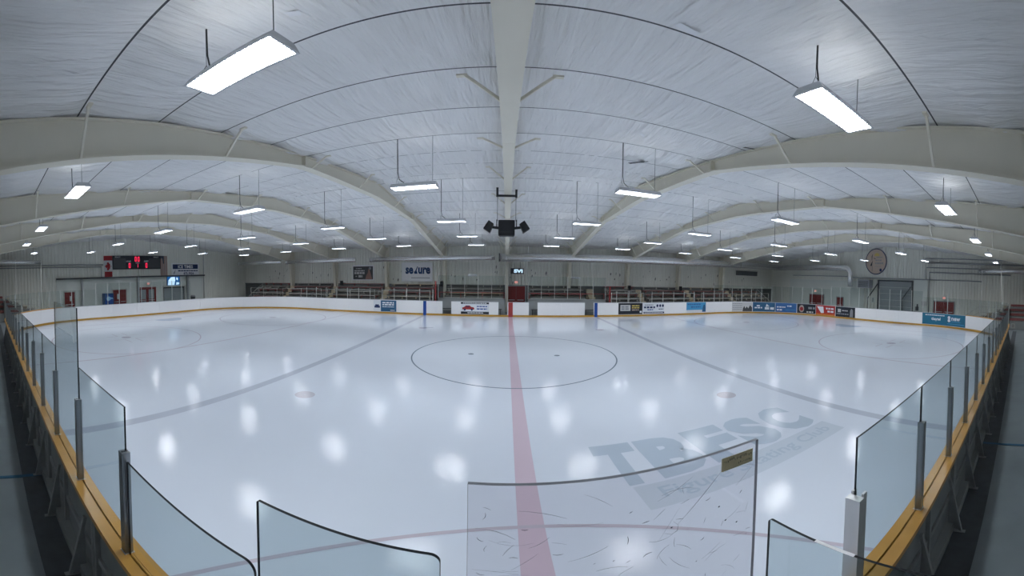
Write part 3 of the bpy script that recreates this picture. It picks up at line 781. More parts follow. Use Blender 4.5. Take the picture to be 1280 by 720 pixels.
# ------------------------------------------------------------------ hanging lamps
def make_lamp(loc, label, ztop):
    r = thing('hanging_lamp', label, 'lamp', loc, 'hanging fluorescent lamps over the ice')
    B = MB()
    x, y, h = .66, .225, .10
    # housing: open tray with sloping sides
    o = [(-x,-y,0),(x,-y,0),(x,y,0),(-x,y,0)]; t = [(-x+.02,-y+.07,h),(x-.02,-y+.07,h),(x-.02,y-.07,h),(-x+.02,y-.07,h)]
    i_ = [(-x+.03,-y+.03,0),(x-.03,-y+.03,0),(x-.03,y-.03,0),(-x+.03,y-.03,0)]
    B.poly(t)
    for k in range(4):
        l = (k+1) % 4; B.poly([o[k], o[l], t[l], t[k]]); B.poly([o[l], o[k], i_[k], i_[l]]); 
        B.poly([i_[l], i_[k], (i_[k][0], i_[k][1], .035), (i_[l][0], i_[l][1], .035)])
    B.build('housing', M['lamp_body'], r)
    B = MB(); B.poly([(-x+.03,-y+.03,.034),(-x+.03,y-.03,.034),(x-.03,y-.03,.034),(x-.03,-y+.03,.034)])
    for q in (-.09, .09): B.poly([(-x+.08,q-.003,h+.002),(x-.08,q-.003,h+.002),(x-.08,q+.003,h+.002),(-x+.08,q+.003,h+.002)])  # added glowing strips on the housing top, there to brighten the ceiling
    B.build('tubes', M['lamp_glow'], r)
    B = MB()
    for k in range(1, 6): yy = -y+.03 + (2*y-.06)*k/6; B.box((-x+.03,yy-.003,.004),(x-.03,yy+.003,.018))
    for k in range(1, 17): xx = -x+.03 + (2*x-.06)*k/17; B.box((xx-.003,-y+.03,.004),(xx+.003,y-.03,.018))
    B.build('louver', M['louver'], r)
    return r
LX = [-28.1,-21.8,-15.5,-9.12,-2.92,3.30,9.53,15.9,22.15,28.1]
LY = [-12.35,-5.95,.2,6.15,12.25]
LZ = 5.28
def hangers(r, y):
    H = roof(y) - LZ - .06
    B = MB(); B.tube([(.52,0,.1),(.52,0,H)], .006, 5); B.build('suspension_wire', M['dark_grey'], r)
    B = MB(); B.tube([(-.5,-.1,.1),(-.5,0,.28)], .004, 4); B.tube([(-.5,.1,.1),(-.5,0,.28)], .004, 4); B.tube([(-.5,0,.28),(-.5,0,H)], .004, 4); B.build('suspension_wire', M['dark_grey'], r)
    B = MB(); B.tube([(-.30,0,.1),(-.32,0,.16),(-.44,0,.24),(-.48,0,.42),(-.485,0,H)], .011, 6); B.build('power_cord', M['black'], r)
rows = ['row closest to the walkway','second row from the walkway','middle row','second row from the bleachers','row closest to the bleachers']
protos = {}
for j, y in enumerate(LY):
    for i, x in enumerate(LX):
        lab = f'white hanging fluorescent lamp, {rows[j]}, {nth(i+1)} from the scoreboard end'
        yy = y
        if j == 0 and i == 0: yy = -11.0
        if j not in protos:
            p = make_lamp((x,yy,LZ), lab, 0) if not protos else None
            if p is None:
                src = protos[0]; p = src.copy(); C.objects.link(p); p.location = (x,yy,LZ); p['label'] = lab
                for ch in KIDS[src.name]:
                    if ch.name.split('.')[0] in ('housing','tubes','louver'): c = ch.copy(); C.objects.link(c); c.parent = p
            hangers(p, y); register(p); protos[j] = p
        else:
            copy_thing(protos[j], (x,yy,LZ), lab)

# ------------------------------------------------------------------ loudspeaker cluster
sp = thing('loudspeaker_cluster', 'black loudspeaker cluster hung under the middle roof frame above centre ice', 'loudspeaker', (-.4,.3,5.02))
B = MB(); B.box((-.37,-.22,-.30),(.37,.22,.30)); B.box((-.34,-.25,-.18),(.34,-.22,.28)); B.box((-.33,-.24,-.33),(.33,.18,-.24)); B.build('centre_cabinet', M['black'], sp)
for sx in (-1, 1):
    B = MB()
    cx, cz = sx*.80, .05; a = sx*.55
    p = []
    for dy in (-.2, .2):
        for ux, uz in ((-.17,-.2),(.17,-.2),(.13,.2),(-.13,.2)):
            p.append((cx + ux*math.cos(a) - uz*math.sin(a), dy - .05, cz + ux*math.sin(a) + uz*math.cos(a)))
    B.hexa([p[0],p[1],p[5],p[4],p[3],p[2],p[6],p[7]]); B.build('side_cabinet', M['black'], sp)
    B = MB(); B.bar((sx*.36,0,.0),(sx*.70,0,.04), .06, .10); B.bar((sx*.45,0,.05),(sx*.45,0,.34), .04, .04); B.build('mounting_arm', M['black'], sp)
    B = MB(); B.tube([(sx*.42,0,.28),(sx*.42,0,1.3)], .012, 5); B.build('hanging_cable', M['black'], sp)
B = MB(); B.box((-.46,-.04,1.28),(.46,.04,1.36)); B.box((-.48,-.05,1.28),(-.38,.05,1.66)); B.box((.38,-.05,1.25),(.48,.05,1.58)); B.build('beam_clamp', M['black'], sp)

# ------------------------------------------------------------------ ducts and pipes
def duct(name, pts, rad, label, bands=(), openend=False):
    r = thing(name, label, 'air duct', pts[0])
    o = Vector(pts[0]); P = [Vector(p)-o for p in pts]
    B = MB(); B.tube(P, rad, 24); B.build('duct_pipe', M['duct'], r)
    for t in bands:
        B = MB(); L_ = (P[1]-P[0]); c = P[0] + L_*t; d = L_.normalized()
        B.tube([c - d*.03, c + d*.03], rad+.02, 24); B.build('duct_flange', M['duct'], r)
    for t in (.08, .36, .64, .92):
        c = P[0] + (P[1]-P[0])*t; top_ = roof(c.y+o.y) - (c.z+o.z) - .12
        B = MB(); B.bar(c, c + Vector((0,0,top_)), .03, .008); B.build('duct_hanger', M['duct'], r)
    return r
r = duct('air_duct', [(-1.1,16,4.58),(32.9,16,4.9)], .33, 'large silver duct along the bleacher wall from the middle to the oval-sign end', [.02,.18,.35,.52,.66,.80])
B = MB(); B.tube([(-.02,0,0),(.03,0,0)], .36, 24); B.build('mouth_shade', M['duct_shade'], r)  # closed near-black disc: shade inside the duct end put into its colour
duct('air_duct', [(-14.0,16,4.45),(-1.45,16,4.55)], .19, 'slim silver duct along the bleacher wall above the white sign with blue letters', [.02,.3,.6,.97])
duct('air_duct', [(-24.8,16,4.5),(-15.6,16,4.5)], .19, 'slim silver duct along the bleacher wall above the dark poster', [.02,.5,.98])
duct('air_duct', [(-33.2,16,4.6),(-25.6,16,4.6)], .19, 'slim silver duct reaching the scoreboard-end corner', [.05,.6])
cur = [(33.2,16.0,4.9),(33.2,5.6,4.9)] + [(33.2,4.9-.9*math.sin(t*PI/12)+.7,4.9-.75*(1-math.cos(t*PI/12))) for t in range(1,7)] + [(33.2,4.7,3.0)]
duct('duct_elbow', cur, .31, 'silver duct along the oval-sign wall bending down into the heater', [.1,.5,.9])
duct('air_duct', [(-33.3,-9.6,4.85),(-33.3,-17.6,5.1)], .2, 'silver duct on the scoreboard wall towards the walkway corner', [.1,.6])
duct('air_duct', [(33.3,-10.2,4.85),(33.3,-17.6,5.05)], .2, 'silver duct on the oval-sign wall towards the walkway corner', [.1,.6])
def pipe(name, pts, rad, label, m='pipe'):
    B = MB(); B.tube(pts, rad, 8); return tag(B.build(name, M[m]), label, 'pipe')
px = 33.85
pipe('wall_pipe', [(px,-4.2,5.95),(px,-17.8,5.9)], .05, 'topmost grey pipe on the oval-sign wall')
pipe('wall_pipe', [(px,-4.6,5.55),(px,-17.8,5.5)], .08, 'thick grey pipe second from the top on the oval-sign wall')
pipe('wall_pipe', [(px,-4.4,3.95),(px,-4.4,5.1),(px,-17.8,5.05)], .05, 'grey pipe rising beside the overhead door then running along the wall')
pipe('wall_pipe', [(px,-4.75,.2),(px,-4.75,4.65),(px,-13.5,4.6)], .06, 'grey pipe climbing from the floor beside the double doors on the oval-sign wall')
pipe('wall_pipe', [(px,5.0,3.95),(px,-10.5,3.95)], .05, 'long grey pipe just above the overhead door')
pipe('wall_pipe', [(px,14.0,4.05),(px,5.2,4.05)], .05, 'grey pipe under the duct on the oval-sign wall')
lx = -33.85
pipe('wall_pipe', [(lx,-2.8,4.55),(lx,-17.8,4.7)], .05, 'upper grey pipe on the scoreboard wall beside the flag')
pipe('wall_pipe', [(lx,-3.0,3.3),(lx,-3.0,4.35),(lx,-17.8,4.5)], .05, 'lower grey pipe on the scoreboard wall dropping to the lobby roof line')
pipe('wall_pipe', [(lx,10.6,.1),(lx,10.6,5.9)], .04, 'thin grey vertical pipe at the end of the lobby wall')
pipe('netting_pole', [(-30.2,-10.2,-.03),(-30.2,-10.1,5.4)], .035, 'thin pale pole rising by the walkway-corner benches at the scoreboard end', 'rail_white')
pipe('netting_pole', [(-29.8,-12.6,-.03),(-29.8,-12.5,5.2)], .03, 'second thin pale pole in the walkway corner at the scoreboard end', 'rail_white')
pipe('netting_pole', [(30.4,-13.0,0),(30.2,-12.7,5.6)], .04, 'thin pale pole rising by the walkway-corner benches at the oval-sign end', 'rail_white')
pipe('netting_pole', [(30.55,-10.9,-.03),(30.55,-10.9,4.8)], .03, 'second thin pale pole by the stair rail at the oval-sign end', 'rail_white')

# ------------------------------------------------------------------ bleachers
def bleacher(x0, x1, label, mats, rail=True, n=5, y0=14.9):
    r = thing('bleacher', label, 'bleacher', ((x0+x1)/2, y0, 0), 'bleacher sections along the far wall')
    w = (x1-x0)/2; rr = random.Random(int(x0*10))
    B = MB()
    for k in range(n):
        y = .25 + .55*k; z = 2.32 - .34*(n-1-k)
        B.box((-w,y-.05,0),(w,y+.55,z-.22))
    B.build('stepped_base', M['stand_dark'], r)
    for k in range(n):
        y = .25 + .55*k; z = 2.32 - .34*(n-1-k)
        B = MB(); B.box((-w+.03,y+.18,z-.05),(w-.03,y+.47,z)); 
        for i in range(4): B.box((-w+.3+i*(2*w-.6)/3-.03,y+.22,z-.23),(-w+.3+i*(2*w-.6)/3+.03,y+.42,z-.05))
        B.build('seat_plank', M[mats[k % len(mats)]], r)
        B = MB(); B.box((-w+.02,y-.045,z-.40),(w-.02,y-.02,z-.24)); B.build('riser_board', M[['grey_seat','red_seat','stand_dark'][(k+rr.randint(0,1)) % 3]], r)
    if rail:
        B = MB()
        for z in (1.35, 1.85): B.tube([(-w+.05,.12,z),(w-.05,.12,z)], .022, 6)
        m_ = 3
        for i in range(m_): B.tube([(-w+.05+i*(2*w-.1)/(m_-1),.12,0),(-w+.05+i*(2*w-.1)/(m_-1),.12,1.85)], .022, 6)
        B.build('guard_rail', M['rail_white'], r)
    return r
sec = [(-29.8,-25.4,['red_seat','grey_seat']),(-24.6,-19.2,['red_seat','grey_seat','red_seat']),(-18.5,-13.0,['red_seat','red_seat','grey_seat']),(-12.2,-7.4,['red_seat','wood_seat','red_seat']),
       (-6.3,-.7,['grey_seat','wood_seat','grey_seat']),(1.9,7.2,['grey_seat','red_seat','grey_seat']),(9.45,12.9,['red_seat','grey_seat']),(13.7,18.9,['red_seat','grey_seat','red_seat']),(19.7,24.8,['red_seat','wood_seat','red_seat']),(25.6,30.2,['red_seat','grey_seat','wood_seat'])]
for i, (a, c, mm) in enumerate(sec):
    bb = i in (4, 5)
    bleacher(a, c, f'dark red and grey plank bleacher section under the ribbed wall, {nth(i+1)} from the scoreboard end', mm, not bb, 4 if bb else 5, 15.45 if bb else 14.9)
def aisle(x, w, label):
    B = MB()
    for k in range(5): B.box((x-w/2, 15.62+.45*k, 0),(x+w/2, 16.07+.45*k, .75+.32*k))
    tag(B.build('aisle_steps', M['wood_seat']), label, 'steps', 'wooden aisle steps in the bleachers')
for x, l in ((-25.0,'tan wooden aisle steps nearest the scoreboard end'),(-18.85,'tan wooden aisle steps, second from the scoreboard end'),(-12.6,'tan wooden aisle steps under the white sign with blue letters'),(8.0,'tan wooden aisle steps beyond the second bench'),(13.3,'tan wooden aisle steps above the crest advert'),(19.3,'tan wooden aisle steps above the sky blue advert'),(25.2,'tan wooden aisle steps nearest the oval-sign end')):
    aisle(x, .62, l)
# stair rails closing the bleachers at both ends
def end_rail(x, y0, y1, label, sx):
    B = MB(); n = 4
    for i in range(n): 
        t = i/(n-1); B.tube([(x,y0+(y1-y0)*t,0),(x,y0+(y1-y0)*t,.95+1.3*t)], .022, 6)
    for h in (.5,.95): B.tube([(x,y0,h),(x,y1,h+1.3)], .022, 6)
    tag(B.build('stair_rail', M['rail_white']), label, 'railing')
end_rail(-30.1, 15.0, 17.6, 'sloping pale stair rail at the scoreboard end of the bleachers', -1)
end_rail(30.5, 15.0, 17.6, 'sloping pale stair rail at the oval-sign end of the bleachers', 1)
# benches in the walkway corners
def corner_stand(sx, end):
    r = thing('bleacher', f'small brown plank bleacher in the walkway corner at the {end} end', 'bleacher', (sx*32.1,-9.6,0))
    B = MB()
    for k in range(5): B.box((-1.3,-.8-.8*k,0),(1.3,-.8*k-.02,.35+.32*k))
    B.build('stepped_base', M['stand_dark'], r)
    for k in range(5):
        B = MB(); B.box((-1.28,-.55-.8*k,.55+.32*k),(1.28,-.2-.8*k,.60+.32*k))
        for u in (-1.1,0,1.1): B.box((u-.03,-.5-.8*k,.35+.32*k),(u+.03,-.25-.8*k,.55+.32*k))
        B.build('seat_plank', M['wood_seat' if k % 2 == 0 else 'grey_seat'], r)
    B = MB()
    for h in (.5, .95): B.tube([(-sx*1.38,.5,h-.1),(-sx*1.38,-1.1,h+.85),(-sx*1.38,-3.6,h+.85)], .022, 6)
    for y, h in ((.5,.85),(-1.1,1.8),(-2.4,1.8),(-3.6,1.8)): B.tube([(-sx*1.38,y,0),(-sx*1.38,y,h)], .022, 6)
    B.build('stair_rail', M['rail_white'], r)
    r = thing('bleacher', f'bank of red plank seats facing the ice in the walkway corner at the {end} end', 'bleacher', (sx*31.0,-15.8,0))
    B = MB()
    for k in range(4): B.box((min(sx*.7*k,sx*(.7*k+.68)),-2.2,0),(max(sx*.7*k,sx*(.7*k+.68)),2.2,.7+.36*k))
    B.build('stepped_base', M['concrete'], r)
    for k in range(4):
        B = MB(); a, c = sorted((sx*(.7*k+.05), sx*(.7*k+.4))); B.box((a,-2.15,.88+.36*k),(c,2.15,.94+.36*k))
        a, c = sorted((sx*(.7*k+.0), sx*(.7*k+.04))); B.box((a,-2.18,.75+.36*k),(c,2.18,.92+.36*k)); 
        for u in (-1.9,0,1.9): B.box((min(sx*(.7*k+.1),sx*(.7*k+.3)),u-.03,.70+.36*k),(max(sx*(.7*k+.1),sx*(.7*k+.3)),u+.03,.88+.36*k))
        B.build('seat_plank', M['red_seat'], r)
    return r
corner_stand(-1, 'scoreboard'); r = corner_stand(1, 'oval-sign')
B = MB(); B.box((30.9,-14.15,.12),(30.99,-13.75,.5)); v = tag(B.build('wall_vent', M['rail_white']), 'small pale square vent on the concrete under the red seats at the oval-sign end', 'vent')
B = MB()
for k in range(4): B.box((30.885,-14.08,.19+.07*k),(30.9,-13.82,.22+.07*k))
B.build('vent_slats', M['dark_grey'], v)

# ------------------------------------------------------------------ players benches
def bench_bay(x0, x1, which):
    B = MB(); B.box((x0,15.32,0),(x1,15.44,1.26)); B.box((x0,15.28,1.22),(x1,15.48,1.28))
    tag(B.build('bench_wall', M['concrete']), f'low grey concrete wall behind the {which} players bench', 'low wall')
    r = thing('players_bench', f'dark plank {which} players bench behind the gates', 'bench', ((x0+x1)/2,15.05,0)); w = (x1-x0)/2-.3
    B = MB(); B.box((-w,-.15,.42),(w,.15,.47)); B.build('seat', M['dark_grey'], r)
    n = 5
    for i in range(n):
        B = MB(); u = -w+.1+i*(2*w-.2)/(n-1); B.box((u-.03,-.12,0),(u+.03,.12,.42)); B.build('leg', M['dark_grey'], r)
    n = round((x1-x0)/1.222); d = (x1-x0)/n
    for k in range(n+1):
        B = MB(); B.box((-.022,-.022,0),(.022,.022,1.82)); B.box((-.035,-.035,0),(.035,.035,.02))
        tag(B.build('glass_post', M['post_white'], None, (x0+d*k,15.38,1.28)), f'tall pale glass post behind the {which} players bench, {nth(k+1)} from the scoreboard side', 'glass post', f'glass posts behind the {which} bench')
    for k in range(n):
        B = MB(); B.box((x0+d*k+.025,15.374,1.29),(x0+d*(k+1)-.025,15.386,3.08)); 
        for i in range(6): 
            if i in (0,1,3,5): B.m[i] = 1
        tag(B.build('rink_glass', [M['glass_far'],M['cap_grey']]), f'tall clear glass panel behind the {which} players bench, {nth(k+1)} from the scoreboard side', 'rink glass', f'glass behind the {which} bench')
    B = MB(); B.tube([(x0+.05,15.56,1.72),(x1-.05,15.56,1.72)], .03, 8)
    n = 4
    for i in range(n): B.tube([(x0+.1+i*(x1-x0-.2)/(n-1),15.56,0),(x0+.1+i*(x1-x0-.2)/(n-1),15.56,1.72)], .022, 6)
    tag(B.build('bench_rail', M['red_rail']), f'long red pipe rail behind the {which} players bench', 'railing')
bench_bay(-6.75, -.5, 'first'); bench_bay(1.6, 9.0, 'second')
for x, z, l in ((-6.9,2.6,'tall red post at the scoreboard side of the first bench'),(9.3,2.35,'tall red post at the oval-sign side of the second bench')):
    B = MB(); B.box((x-.06,14.9,0),(x+.06,15.02,z)); B.box((x-.08,14.88,z),(x+.08,15.04,z+.03)); tag(B.build('red_post', M['red_frame']), l, 'post')

# ------------------------------------------------------------------ doors
def door(name, along, pos, c, w, h, label, leaves=2, m='red_door', facing=1, frame='concrete'):
    """door set against a wall; along 'x' (far wall) or 'y' (end walls); built with the wall side at 0 and growing into the room"""
    r = empty(name); struct(r, label)
    T = (lambda a, d, z: (c+a, pos - d, z)) if along == 'x' else (lambda a, d, z: (pos + facing*d, c+a, z))
    def bx(B, a0, d0, z0, a1, d1, z1, m=0):
        p, q = T(a0,d0,z0), T(a1,d1,z1); B.box([min(p[i],q[i]) for i in range(3)], [max(p[i],q[i]) for i in range(3)], m)
    B = MB(); bx(B,-w/2-.08,0,0,-w/2,.09,h+.08); bx(B,w/2,0,0,w/2+.08,.09,h+.08); bx(B,-w/2-.08,0,h,w/2+.08,.09,h+.08); B.build('door_frame', M[frame], r)
    for k in range(leaves):
        a0 = -w/2 + w*k/leaves + .012; a1 = -w/2 + w*(k+1)/leaves - .012
        B = MB(); bx(B,a0,.01,.01,a1,.055,h-.01); lf = B.build('door_leaf', M[m], r)
        B = MB(); bx(B,a0+.12,.055,.98,a1-.12,.11,1.03); B.build('push_bar', M['bright_steel'], lf)
    return r
door('door_1', 'x', WY-.02, .58, 1.8, 2.2, 'dark red double door behind the centre line, between the two benches')
door('door_2', 'y', -WX+.08, -6.6, 1.1, 2.12, 'single red door with a pale poster beside the lobby post', 1, frame='rail_white')
door('door_3', 'y', -WX+.08, -.95, 1.6, 2.15, 'red lobby door with dark side panel beside the blue vending machine', 2, frame='post_white')
door('door_4', 'y', -WX+.08, 2.5, 2.1, 2.2, 'red framed glazed double door under the exit sign below the scoreboard', 2, frame='red_frame')
door('door_5', 'y', WX-.09, -6.45, 2.2, 1.95, 'dark red double door beside the climbing pipe on the oval-sign wall', 2, facing=-1, frame='concrete')
door('door_6', 'y', WX-.09, 10.0, 2.2, 1.95, 'dark red double door under the duct on the oval-sign wall', 2, facing=-1)
door('door_7', 'y', WX-.09, 6.45, .9, 1.8, 'narrow dark red door with pale panel under the duct elbow', 1, facing=-1)
# glazing of the lobby doors
for o in list(C.objects):
    if o.parent and o.parent.name == 'door_4' and o.name.startswith('door_leaf'):
        ys_ = [v.co.y for v in o.data.vertices]; a, c = min(ys_), max(ys_)
        B = MB(); B.box((-WX+.134,a+.16,1.1),(-WX+.145,c-.16,2.05)); B.box((-WX+.134,a+.16,.2),(-WX+.145,c-.16,.9)); B.build('glazing', M['shutter'], o)
B = MB(); B.box((-WX+.136,-1.25,1.25),(-WX+.15,-1.02,1.75)); tag(B.build('door_poster', M['flag_white']), 'pale notice on the red lobby door beside the vending machine', 'notice')
B = MB(); B.box((-WX+.136,-6.6,1.3),(-WX+.15,-6.4,1.75)); tag(B.build('door_poster', M['flag_white']), 'pale notice on the single red door by the lobby post', 'notice')
B = MB(); B.box((-WX+.136,.0-.13,.02),(-WX+.15,-.13+.26,2.1)); 

# lobby roof line and posts
B = MB(); B.box((-WX+.08,-8.0,3.26),(-WX+.5,10.55,3.4)); struct(B.build('trim_2', M['dark_grey']), 'dark beam line along the top of the lobby wall')
for y, l in ((-5.3,'grey lobby post between the single red door and the vending machine'),(1.25,'grey lobby post between the two red double doors'),(7.95,'grey lobby post beside the snack window')):
    B = MB(); B.box((-WX+.3,y-.11,-.03),(-WX+.5,y+.11,3.26)); B.box((-WX+.27,y-.15,-.03),(-WX+.53,y+.15,.06)); tag(B.build('lobby_post', M['pipe']), l, 'post')
# snack window
r = empty('window_1'); struct(r, 'shuttered snack window below the lit screen')
B = MB(); X0 = -WX+.08
for a in ((4.45,.75,4.6,2.3),(7.6,.75,7.75,2.3),(4.45,2.2,7.75,2.35),(4.35,.7,7.85,.82)): B.box((X0,a[0],a[1]),(X0+.12,a[2],a[3]))
B.build('window_frame', M['rail_white'], r)
B = MB(); 
for k in range(9): B.box((X0,4.6,.82+.153*k),(X0+.03+.012*(k%2),7.6,.82+.153*(k+1)))
B.build('roller_shutter', M['shutter'], r)
B = MB(); B.box((X0,4.6,2.08),(X0+.1,7.6,2.2)); B.box((X0,4.6,.82),(X0+.05,4.72,2.08)); B.box((X0,7.48,.82),(X0+.05,7.6,2.08)); B.build('dark_reveal', M['dark_grey'], r)
# lit screen
r = thing('display_screen', 'lit blue and white display screen above the snack window', 'screen', (X0,6.05,2.8))
B = MB(); B.box((0,-.92,-.52),(.08,.92,.52)); B.build('bezel', M['navy'], r)
B = MB(); B.box((.08,-.87,-.47),(.085,.87,.47)); B.build('screen_picture', M['screen_blue'], r)
B = MB(); B.poly([(.09,y,z) for y, z in ((-.8,-.4),(.1,-.42),(.25,.1),(.2,.42),(-.35,.4),(-.7,.1))]); B.poly([(.09,y,z) for y, z in ((.35,-.4),(.8,-.35),(.8,-.15),(.4,-.12))]); B.poly([(.09,y,z) for y, z in ((.4,.15),(.6,.05),(.62,.3),(.42,.4))])
B.build('screen_shapes', M['screen'], r)
# vending machine
r = thing('vending_machine', 'blue vending machine beside the red lobby door', 'vending machine', (X0+.02,-2.45,-.03))
B = MB(); B.box((0,-.52,0),(.75,.52,1.9)); B.build('cabinet', M['vend_blue'], r)
B = MB(); B.box((.75,-.42,.95),(.76,.42,1.75)); B.build('front_panel', M['royal'], r)
B = MB(); B.poly([(.765,-.08+.26*math.cos(t*PI/8),1.42+.2*math.sin(t*PI/8)) for t in range(16)]); B.box((.76,.12,1.38),(.766,.42,1.5)); B.build('emblem', M['vend_glow'], r)
B = MB(); B.box((.745,-.43,.26),(.752,.38,.88))
for k in range(3):
    for j in range(3): B.box((.75,-.4+.28*k,.3+.2*j),(.765,-.22+.28*k,.44+.2*j))
B.build('button_panel', M['vend_glow'], r)
# bin
r = thing('waste_bin', 'dark waste bin beside the grey lobby post near the snack window', 'bin', (X0+.4,8.65,-.03))
B = MB(); B.tube([(0,0,0),(0,0,1.1)], [.24,.29], 16); B.build('bin_body', M['dark_grey'], r); B = MB(); B.tube([(0,0,1.1),(0,0,1.16),(0,0,1.28)], [.31,.31,.2], 16); B.build('bin_lid', M['board_steel'], r)

# overhead door and heater on the oval-sign wall
r = empty('door_8'); struct(r, 'large grey overhead door under the oval sign')
X1 = WX-.09
B = MB(); 
for k in range(6): B.box((X1-.05-.012*(k%2),-2.75,.62*k),(X1,1.2,.62*k+.6))
B.build('door_panel', M['shutter'], r)
B = MB(); B.box((X1-.12,1.2,0),(X1,1.38,3.75)); B.box((X1-.12,-2.93,0),(X1,-2.75,3.75)); B.box((X1-.14,-2.93,3.66),(X1,1.38,3.8)); B.build('door_frame', M['dark_grey'], r)
for a, l in (((X1-.25,1.3,3.4,2.55,1.9),'dark slanting strut beside the heater at the overhead door'),((X1-.25,-2.7,3.2,-1.75,2.0),'dark slanting strut across the corner of the overhead door')):
    x, y0, z0, y1, z1 = a; B = MB(); B.bar((x,y0,z0),(x,y1,z1), .09, .09); B.bar((x,y1,0),(x,y1,z1), .05, .05); tag(B.build('door_strut', M['dark_grey']), l, 'strut')
r = thing('unit_heater', 'dark boxy heater hung under the duct elbow', 'heater', (33.3,2.75,3.35))
B = MB(); B.box((-.45,-.75,-.42),(.45,.75,.4)); B.build('casing', M['ad_grey'], r)
B = MB(); 
for k in range(4): B.box((-.47,-.62,-.3+.15*k),(-.45,.62,-.22+.15*k))
B.build('louvers', M['dark_grey'], r)
B = MB(); B.bar((33.3,2.45,-.03),(33.3,2.45,2.93), .1, .1); tag(B.build('heater_stand', M['post_white']), 'pale upright post under the heater', 'post')
r = tag((lambda B: (B.box((X1-.02,1.75,1.5),(X1-.0,2.2,2.0)), B.build('number_sign', M['wall_smooth']))[1])(MB()), 'small wall plate with a black number one beside the overhead door', 'sign')
put_text('lettering', '1', .42, M['black'], lambda x, y: Vector((X1-.025, 1.98-x, 1.75+y)), r, bold=.02)
B = MB(); B.box((X1-.2,-3.6,1.0),(X1,-3.3,1.35)); B.box((X1-.1,-3.55,1.35),(X1-.04,-3.4,1.6)); tag(B.build('wall_box', M['dark_grey']), 'small dark box low on the wall beside the overhead door', 'box')
B = MB(); B.box((X1-.06,-4.5,1.5),(X1,-3.9,1.9)); tag(B.build('electrical_box', M['flag_white']), 'pale electrical box near the climbing pipe on the oval-sign wall', 'box')
B = MB(); B.box((WX-.12,5.9,.2),(WX-.05,6.0,.2)); 

# oval sign
r = thing('oval_sign', 'cream oval sign with navy rim, high above the overhead door', 'sign', (WX-.06,1.72,5.62))
def oval(k, d): return [(-d, -1.36*k*math.cos(t*PI/24), 1.32*k*math.sin(t*PI/24)) for t in range(48)]
B = MB(); B.prism([(1.36*math.cos(t*PI/24),1.32*math.sin(t*PI/24)) for t in range(48)], lambda x, y, d: (-d, -x, y), .05); B.build('rim', M['navy'], r)
B = MB(); B.poly(oval(.93,.056)); B.build('panel', M['oval'], r)
fo = lambda x, y: Vector((-.062, -x, y))
B = MB()
for k in range(3): B.poly([fo(.1+.55*math.cos(t*PI/10)*(1-.2*k)*.6, .55+.3*math.sin(t*PI/10)*(1-.25*k)) - Vector((.002*k,0,0)) for t in range(11)])
B.build('sun_picture', M['ad_yellow'], r)
B = MB(); B.poly([fo(x, y) for x, y in ((-.75,-.45),(-.5,-.45),(-.42,.1),(-.55,-.1))]); B.poly([fo(x, y) for x, y in ((-.55,.1),(-.5,.1),(-.45,.8),(-.58,.5))]); B.poly([fo(x, y) for x, y in ((-.5,-.45),(-.46,-.45),(-.44,-1.0),(-.48,-1.0))]); B.poly([fo(x,y) for x, y in ((-.3,.3),(-.05,.24),(-.05,.3),(-.3,.36))])
B.build('figure_picture', M['ad_black'], r)
B = MB(); B.poly([fo(.62+.15*math.cos(t*PI/8), -.85+.16*math.sin(t*PI/8)) for t in range(16)]); B.build('crest', M['navy'], r)
B = MB(); rq = random.Random(3)
for y, a, c, h in ((.42,.05,.75,.1),(.12,-.05,.7,.13),(-.18,-.1,.75,.17),(-.5,-.15,.55,.05)):
    s = a
    while s < c: w = rq.uniform(.1,.22); B.poly([fo(s,y-h/2),fo(s+w,y-h/2),fo(s+w,y+h/2),fo(s,y+h/2)]); s += w+.05
B.build('lettering', M['ad_grey'], r)

# ------------------------------------------------------------------ scoreboard and flags, scoreboard wall
XS = -WX+.05
r = thing('scoreboard', 'black electronic scoreboard with red digits between the two flags', 'scoreboard', (XS,1.3,4.74))
B = MB(); B.box((0,-2.98,-.66),(.16,2.98,.66)); B.build('cabinet', M['ad_black'], r)
fs = lambda x, y: Vector((.166, x, y))
for y0 in (-2.9, 1.45):
    B = MB(); B.poly([(.163,y0,-.55),(.163,y0+1.45,-.55),(.163,y0+1.45,.4),(.163,y0,.4)]); B.build('penalty_window', M['dark_grey'], r)
def digit(ch, x, y, h):
    w = h*.5; t = h*.14; segs = {'0':'abcdef','1':'bc'}[ch]; B = MB()
    D = {'a':(-w/2,h/2-t,w/2,h/2),'d':(-w/2,-h/2,w/2,-h/2+t),'b':(w/2-t,0,w/2,h/2),'c':(w/2-t,-h/2,w/2,0),'e':(-w/2,-h/2,-w/2+t,0),'f':(-w/2,0,-w/2+t,h/2)}
    for s in segs:
        a, b_, c, d = D[s]; B.box((.166,x+a,y+b_),(.172,x+c,y+d))
    B.build('lit_digit', M['digit'], r)
digit('0',-.04-.18,.32,.46); digit('0',-.04+.18,.32,.46); digit('0',-.98,-.30,.46); digit('1',-.02,-.32,.34); digit('0',1.12,-.30,.46)
put_text('lettering', 'HOME', .15, M['sign_text'], lambda x, y: fs(-1.1+x, .11+y), r, bold=.03); put_text('lettering', 'GUEST', .15, M['sign_text'], lambda x, y: fs(1.1+x, .11+y), r, bold=.03)
put_text('lettering', 'PERIOD', .11, M['sign_text'], lambda x, y: fs(0+x, -.05+y), r, bold=.03)
put_text('lettering', 'PENALTY', .12, M['sign_text'], lambda x, y: fs(-2.4+x, .52+y), r, bold=.03); put_text('lettering', 'PENALTY', .12, M['sign_text'], lambda x, y: fs(2.4+x, .52+y), r, bold=.03)
